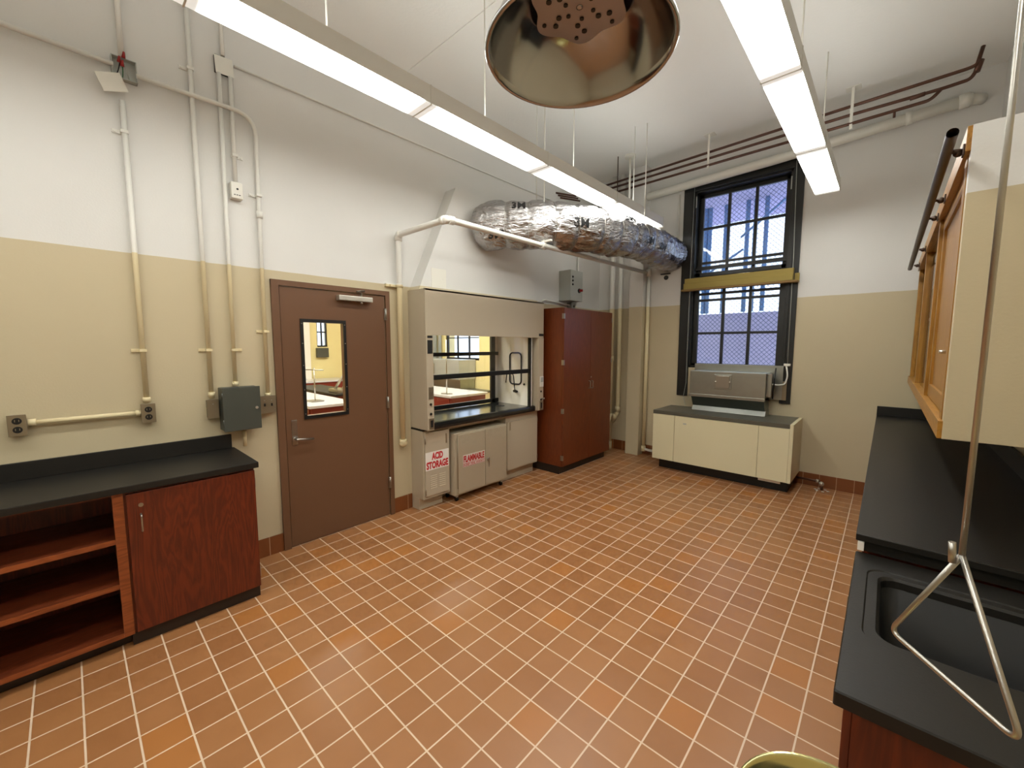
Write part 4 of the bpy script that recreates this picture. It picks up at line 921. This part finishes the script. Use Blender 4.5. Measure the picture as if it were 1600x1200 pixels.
for y in (2.36, 3.05, 3.45, 4.5, 5.35):
    mb = MB(); mb.cyl((xr + .01, y - .02 if y < 2.4 else y, zr), (CF - .012, y, zr - .0), .008, 10); mb.sphere((CF - .03, y, zr - .004), .015, 8); mb.box(CF - .02, CF - .014, y - .02, y + .02, zr - .02, zr + .02, .002); part('bracket', mb, M_rust, t)

# ------------------------------------------------------------ emergency shower and eyewash
t = thing('emergency_shower', 'emergency drench shower with a brushed metal bowl head and triangular pull rod', 'shower', (3.178, .51, 2.07))
SX, SY, SZ = 3.178, .510, 2.068
part('supply_pipe', MB().tube(bend([(SX, SY, SZ + .085), (SX, SY, 2.62), (3.60, .85, 2.62), (3.60, .85, HT)], .05), .017, 14), M_ltgrey, t)
prof = [(.1285, .0), (.1305, .003), (.1295, .007), (.125, .010), (.112, .040), (.086, .070), (.045, .092), (.03, .11), (.0, .11)]
inn = [(.0, .086), (.040, .086), (.082, .066), (.108, .036), (.1215, .010), (.1245, .002), (.1285, .0)]
mb = MB(); mb.lathe(inn + prof[1:], Matrix.Translation((SX, SY, SZ)), 64); hd = part('shower_head', mb, M_brush, t)
b2 = bmesh.new(); ring = []
for k in range(96):
    a = 2 * PI * k / 96; r_ = .064 + .0055 * math.cos(6 * a); ring.append((r_ * math.cos(a), r_ * math.sin(a)))
lo = [b2.verts.new((x, y, 0)) for x, y in ring]; hi = [b2.verts.new((x, y, .002)) for x, y in ring]
b2.faces.new(lo); b2.faces.new(hi)
for k in range(96): b2.faces.new((lo[k], lo[(k + 1) % 96], hi[(k + 1) % 96], hi[k]))
mb = MB(); mb._add(b2, Matrix.Translation((SX, SY, SZ + .062))); sp_ = part('spray_plate', mb, mat('spray_steel', (168, 166, 172), .42, 1.0), hd)
mb = MB()
for i in range(6):
    for j in range(4):
        a = 2 * PI * (i + (0.13 if j % 2 else -.10)) / 6 ; r_ = .020 + .0120 * j
        mb.cyl((SX + r_ * math.cos(a), SY + r_ * math.sin(a), SZ + .0605), (SX + r_ * math.cos(a), SY + r_ * math.sin(a), SZ + .063), .0030 + .0008 * (j in (1, 2)), 12)
part('nozzle_holes', mb, M_black, sp_)
part('plate_screw', MB().sphere((SX, SY, SZ + .062), .005, 10, (1, 1, .4)), M_brush, sp_)
part('plate_stem', MB().cyl((SX, SY, SZ + .065), (SX, SY, SZ + .09), .008), M_brush, hd)
d0 = .853; BX, BY = 3.5213 + .1139 * d0, .9935 * d0
zk = 1.6666 - .3506 * d0; tz = .61 / .3506 * 0 + d0 / 1.739
Lp = Vector((3.5213 + .0703 * tz, 1.899 * tz, 1.6666 - tz)); Rp = Vector((3.5213 + .314 * tz, 1.557 * tz, 1.6666 - tz)); Kp = Vector((BX, BY, zk))
o = part('pull_rod', MB().cyl(Kp, (BX, BY, 2.60), .0036, 12), M_steel, t)
part('valve_lever', MB().box(BX - .02, 3.63, BY - .012, BY + .012, 2.59, 2.63, .003), M_ltgrey, t)
tri = bend([Kp + Vector((0, 0, 0)), Lp, Rp, Kp], .022, 7)
mb = MB(); mb.tube(tri, .0038, 12); mb.cyl(Kp + Vector((-.009, -.004, -.012)), Kp + Vector((-.011, -.004, .018)), .0042, 10); part('pull_handle', mb, M_steel, o)
# eyewash bowl
t = thing('eyewash_bowl', 'round metal eyewash bowl just entering the bottom edge by the sink counter', 'eyewash', (3.519, .653, 0))
EX, EY, EZ = 3.519, .653, 1.0
mb = MB(); mb.lathe([(.124, .0), (.1275, .003), (.1265, -.004), (.115, -.035), (.07, -.065), (.0, -.072), (0, -.068), (.068, -.060), (.111, -.032), (.121, -.004), (.124, .0)], Matrix.Translation((EX, EY, EZ)), 64)
part('bowl', mb, mat('eyewash_steel', (210, 200, 140), .16, 1.0), t)
for s in (-1, 1):
    a_ = part('spray_head', MB().tube([(EX + s * .035, EY + .055, EZ - .06), (EX + s * .035, EY + .075, EZ - .004)], .013, 12), M_black, t)
part('cross_arm', MB().cyl((EX - .05, EY + .03, EZ - .06), (EX + .05, EY + .03, EZ - .06), .008), M_yellow, t)
part('support_pipe', MB().tube([(EX, EY, EZ - .068), (EX, EY, .012)], .02, 14), M_ltgrey, t)
part('floor_flange', MB().cyl((EX, EY, 0), (EX, EY, .014), .07, 24), M_ltgrey, t)

# ------------------------------------------------------------ outside the window
mb = MB(); mb.box(-1, 9, 8.2, 8.5, -1, 2.25); struct('wall_outside', mb, M_brick)
mb = MB(); mb.box(-1, 9, 6.6, 9.2, 4.12, 4.3); struct('roof_outside', mb, M_brick)
t = thing('scaffold', 'blue-grey scaffold posts and bars outside the window', 'scaffold', (2.2, 8, 0))
for x in (.95, 1.02, 1.28, 1.62, 1.74, 1.9, 2.35): part('post', MB().cyl((x * 1.0, 8.0, 2.25), (x, 8.0, 4.12), .035, 10), M_bluep, t)
part('rail', MB().cyl((.2, 7.95, 3.15), (4.2, 7.95, 3.15), .022, 8), M_bluep, t); part('brace', MB().cyl((1.55, 7.9, 3.5), (2.3, 7.9, 4.1), .02, 8), M_bluep, t)
part('rail', MB().cyl((.2, 7.95, 2.6), (4.2, 7.95, 2.6), .022, 8), M_bluep, t); part('brace', MB().cyl((.8, 7.9, 2.8), (1.6, 7.9, 3.3), .02, 8), M_bluep, t)
mb = MB(); mb.box(-12, 12, 6.3, 20, -1.1, -1.0); struct('ground_outside', mb, M_brick)
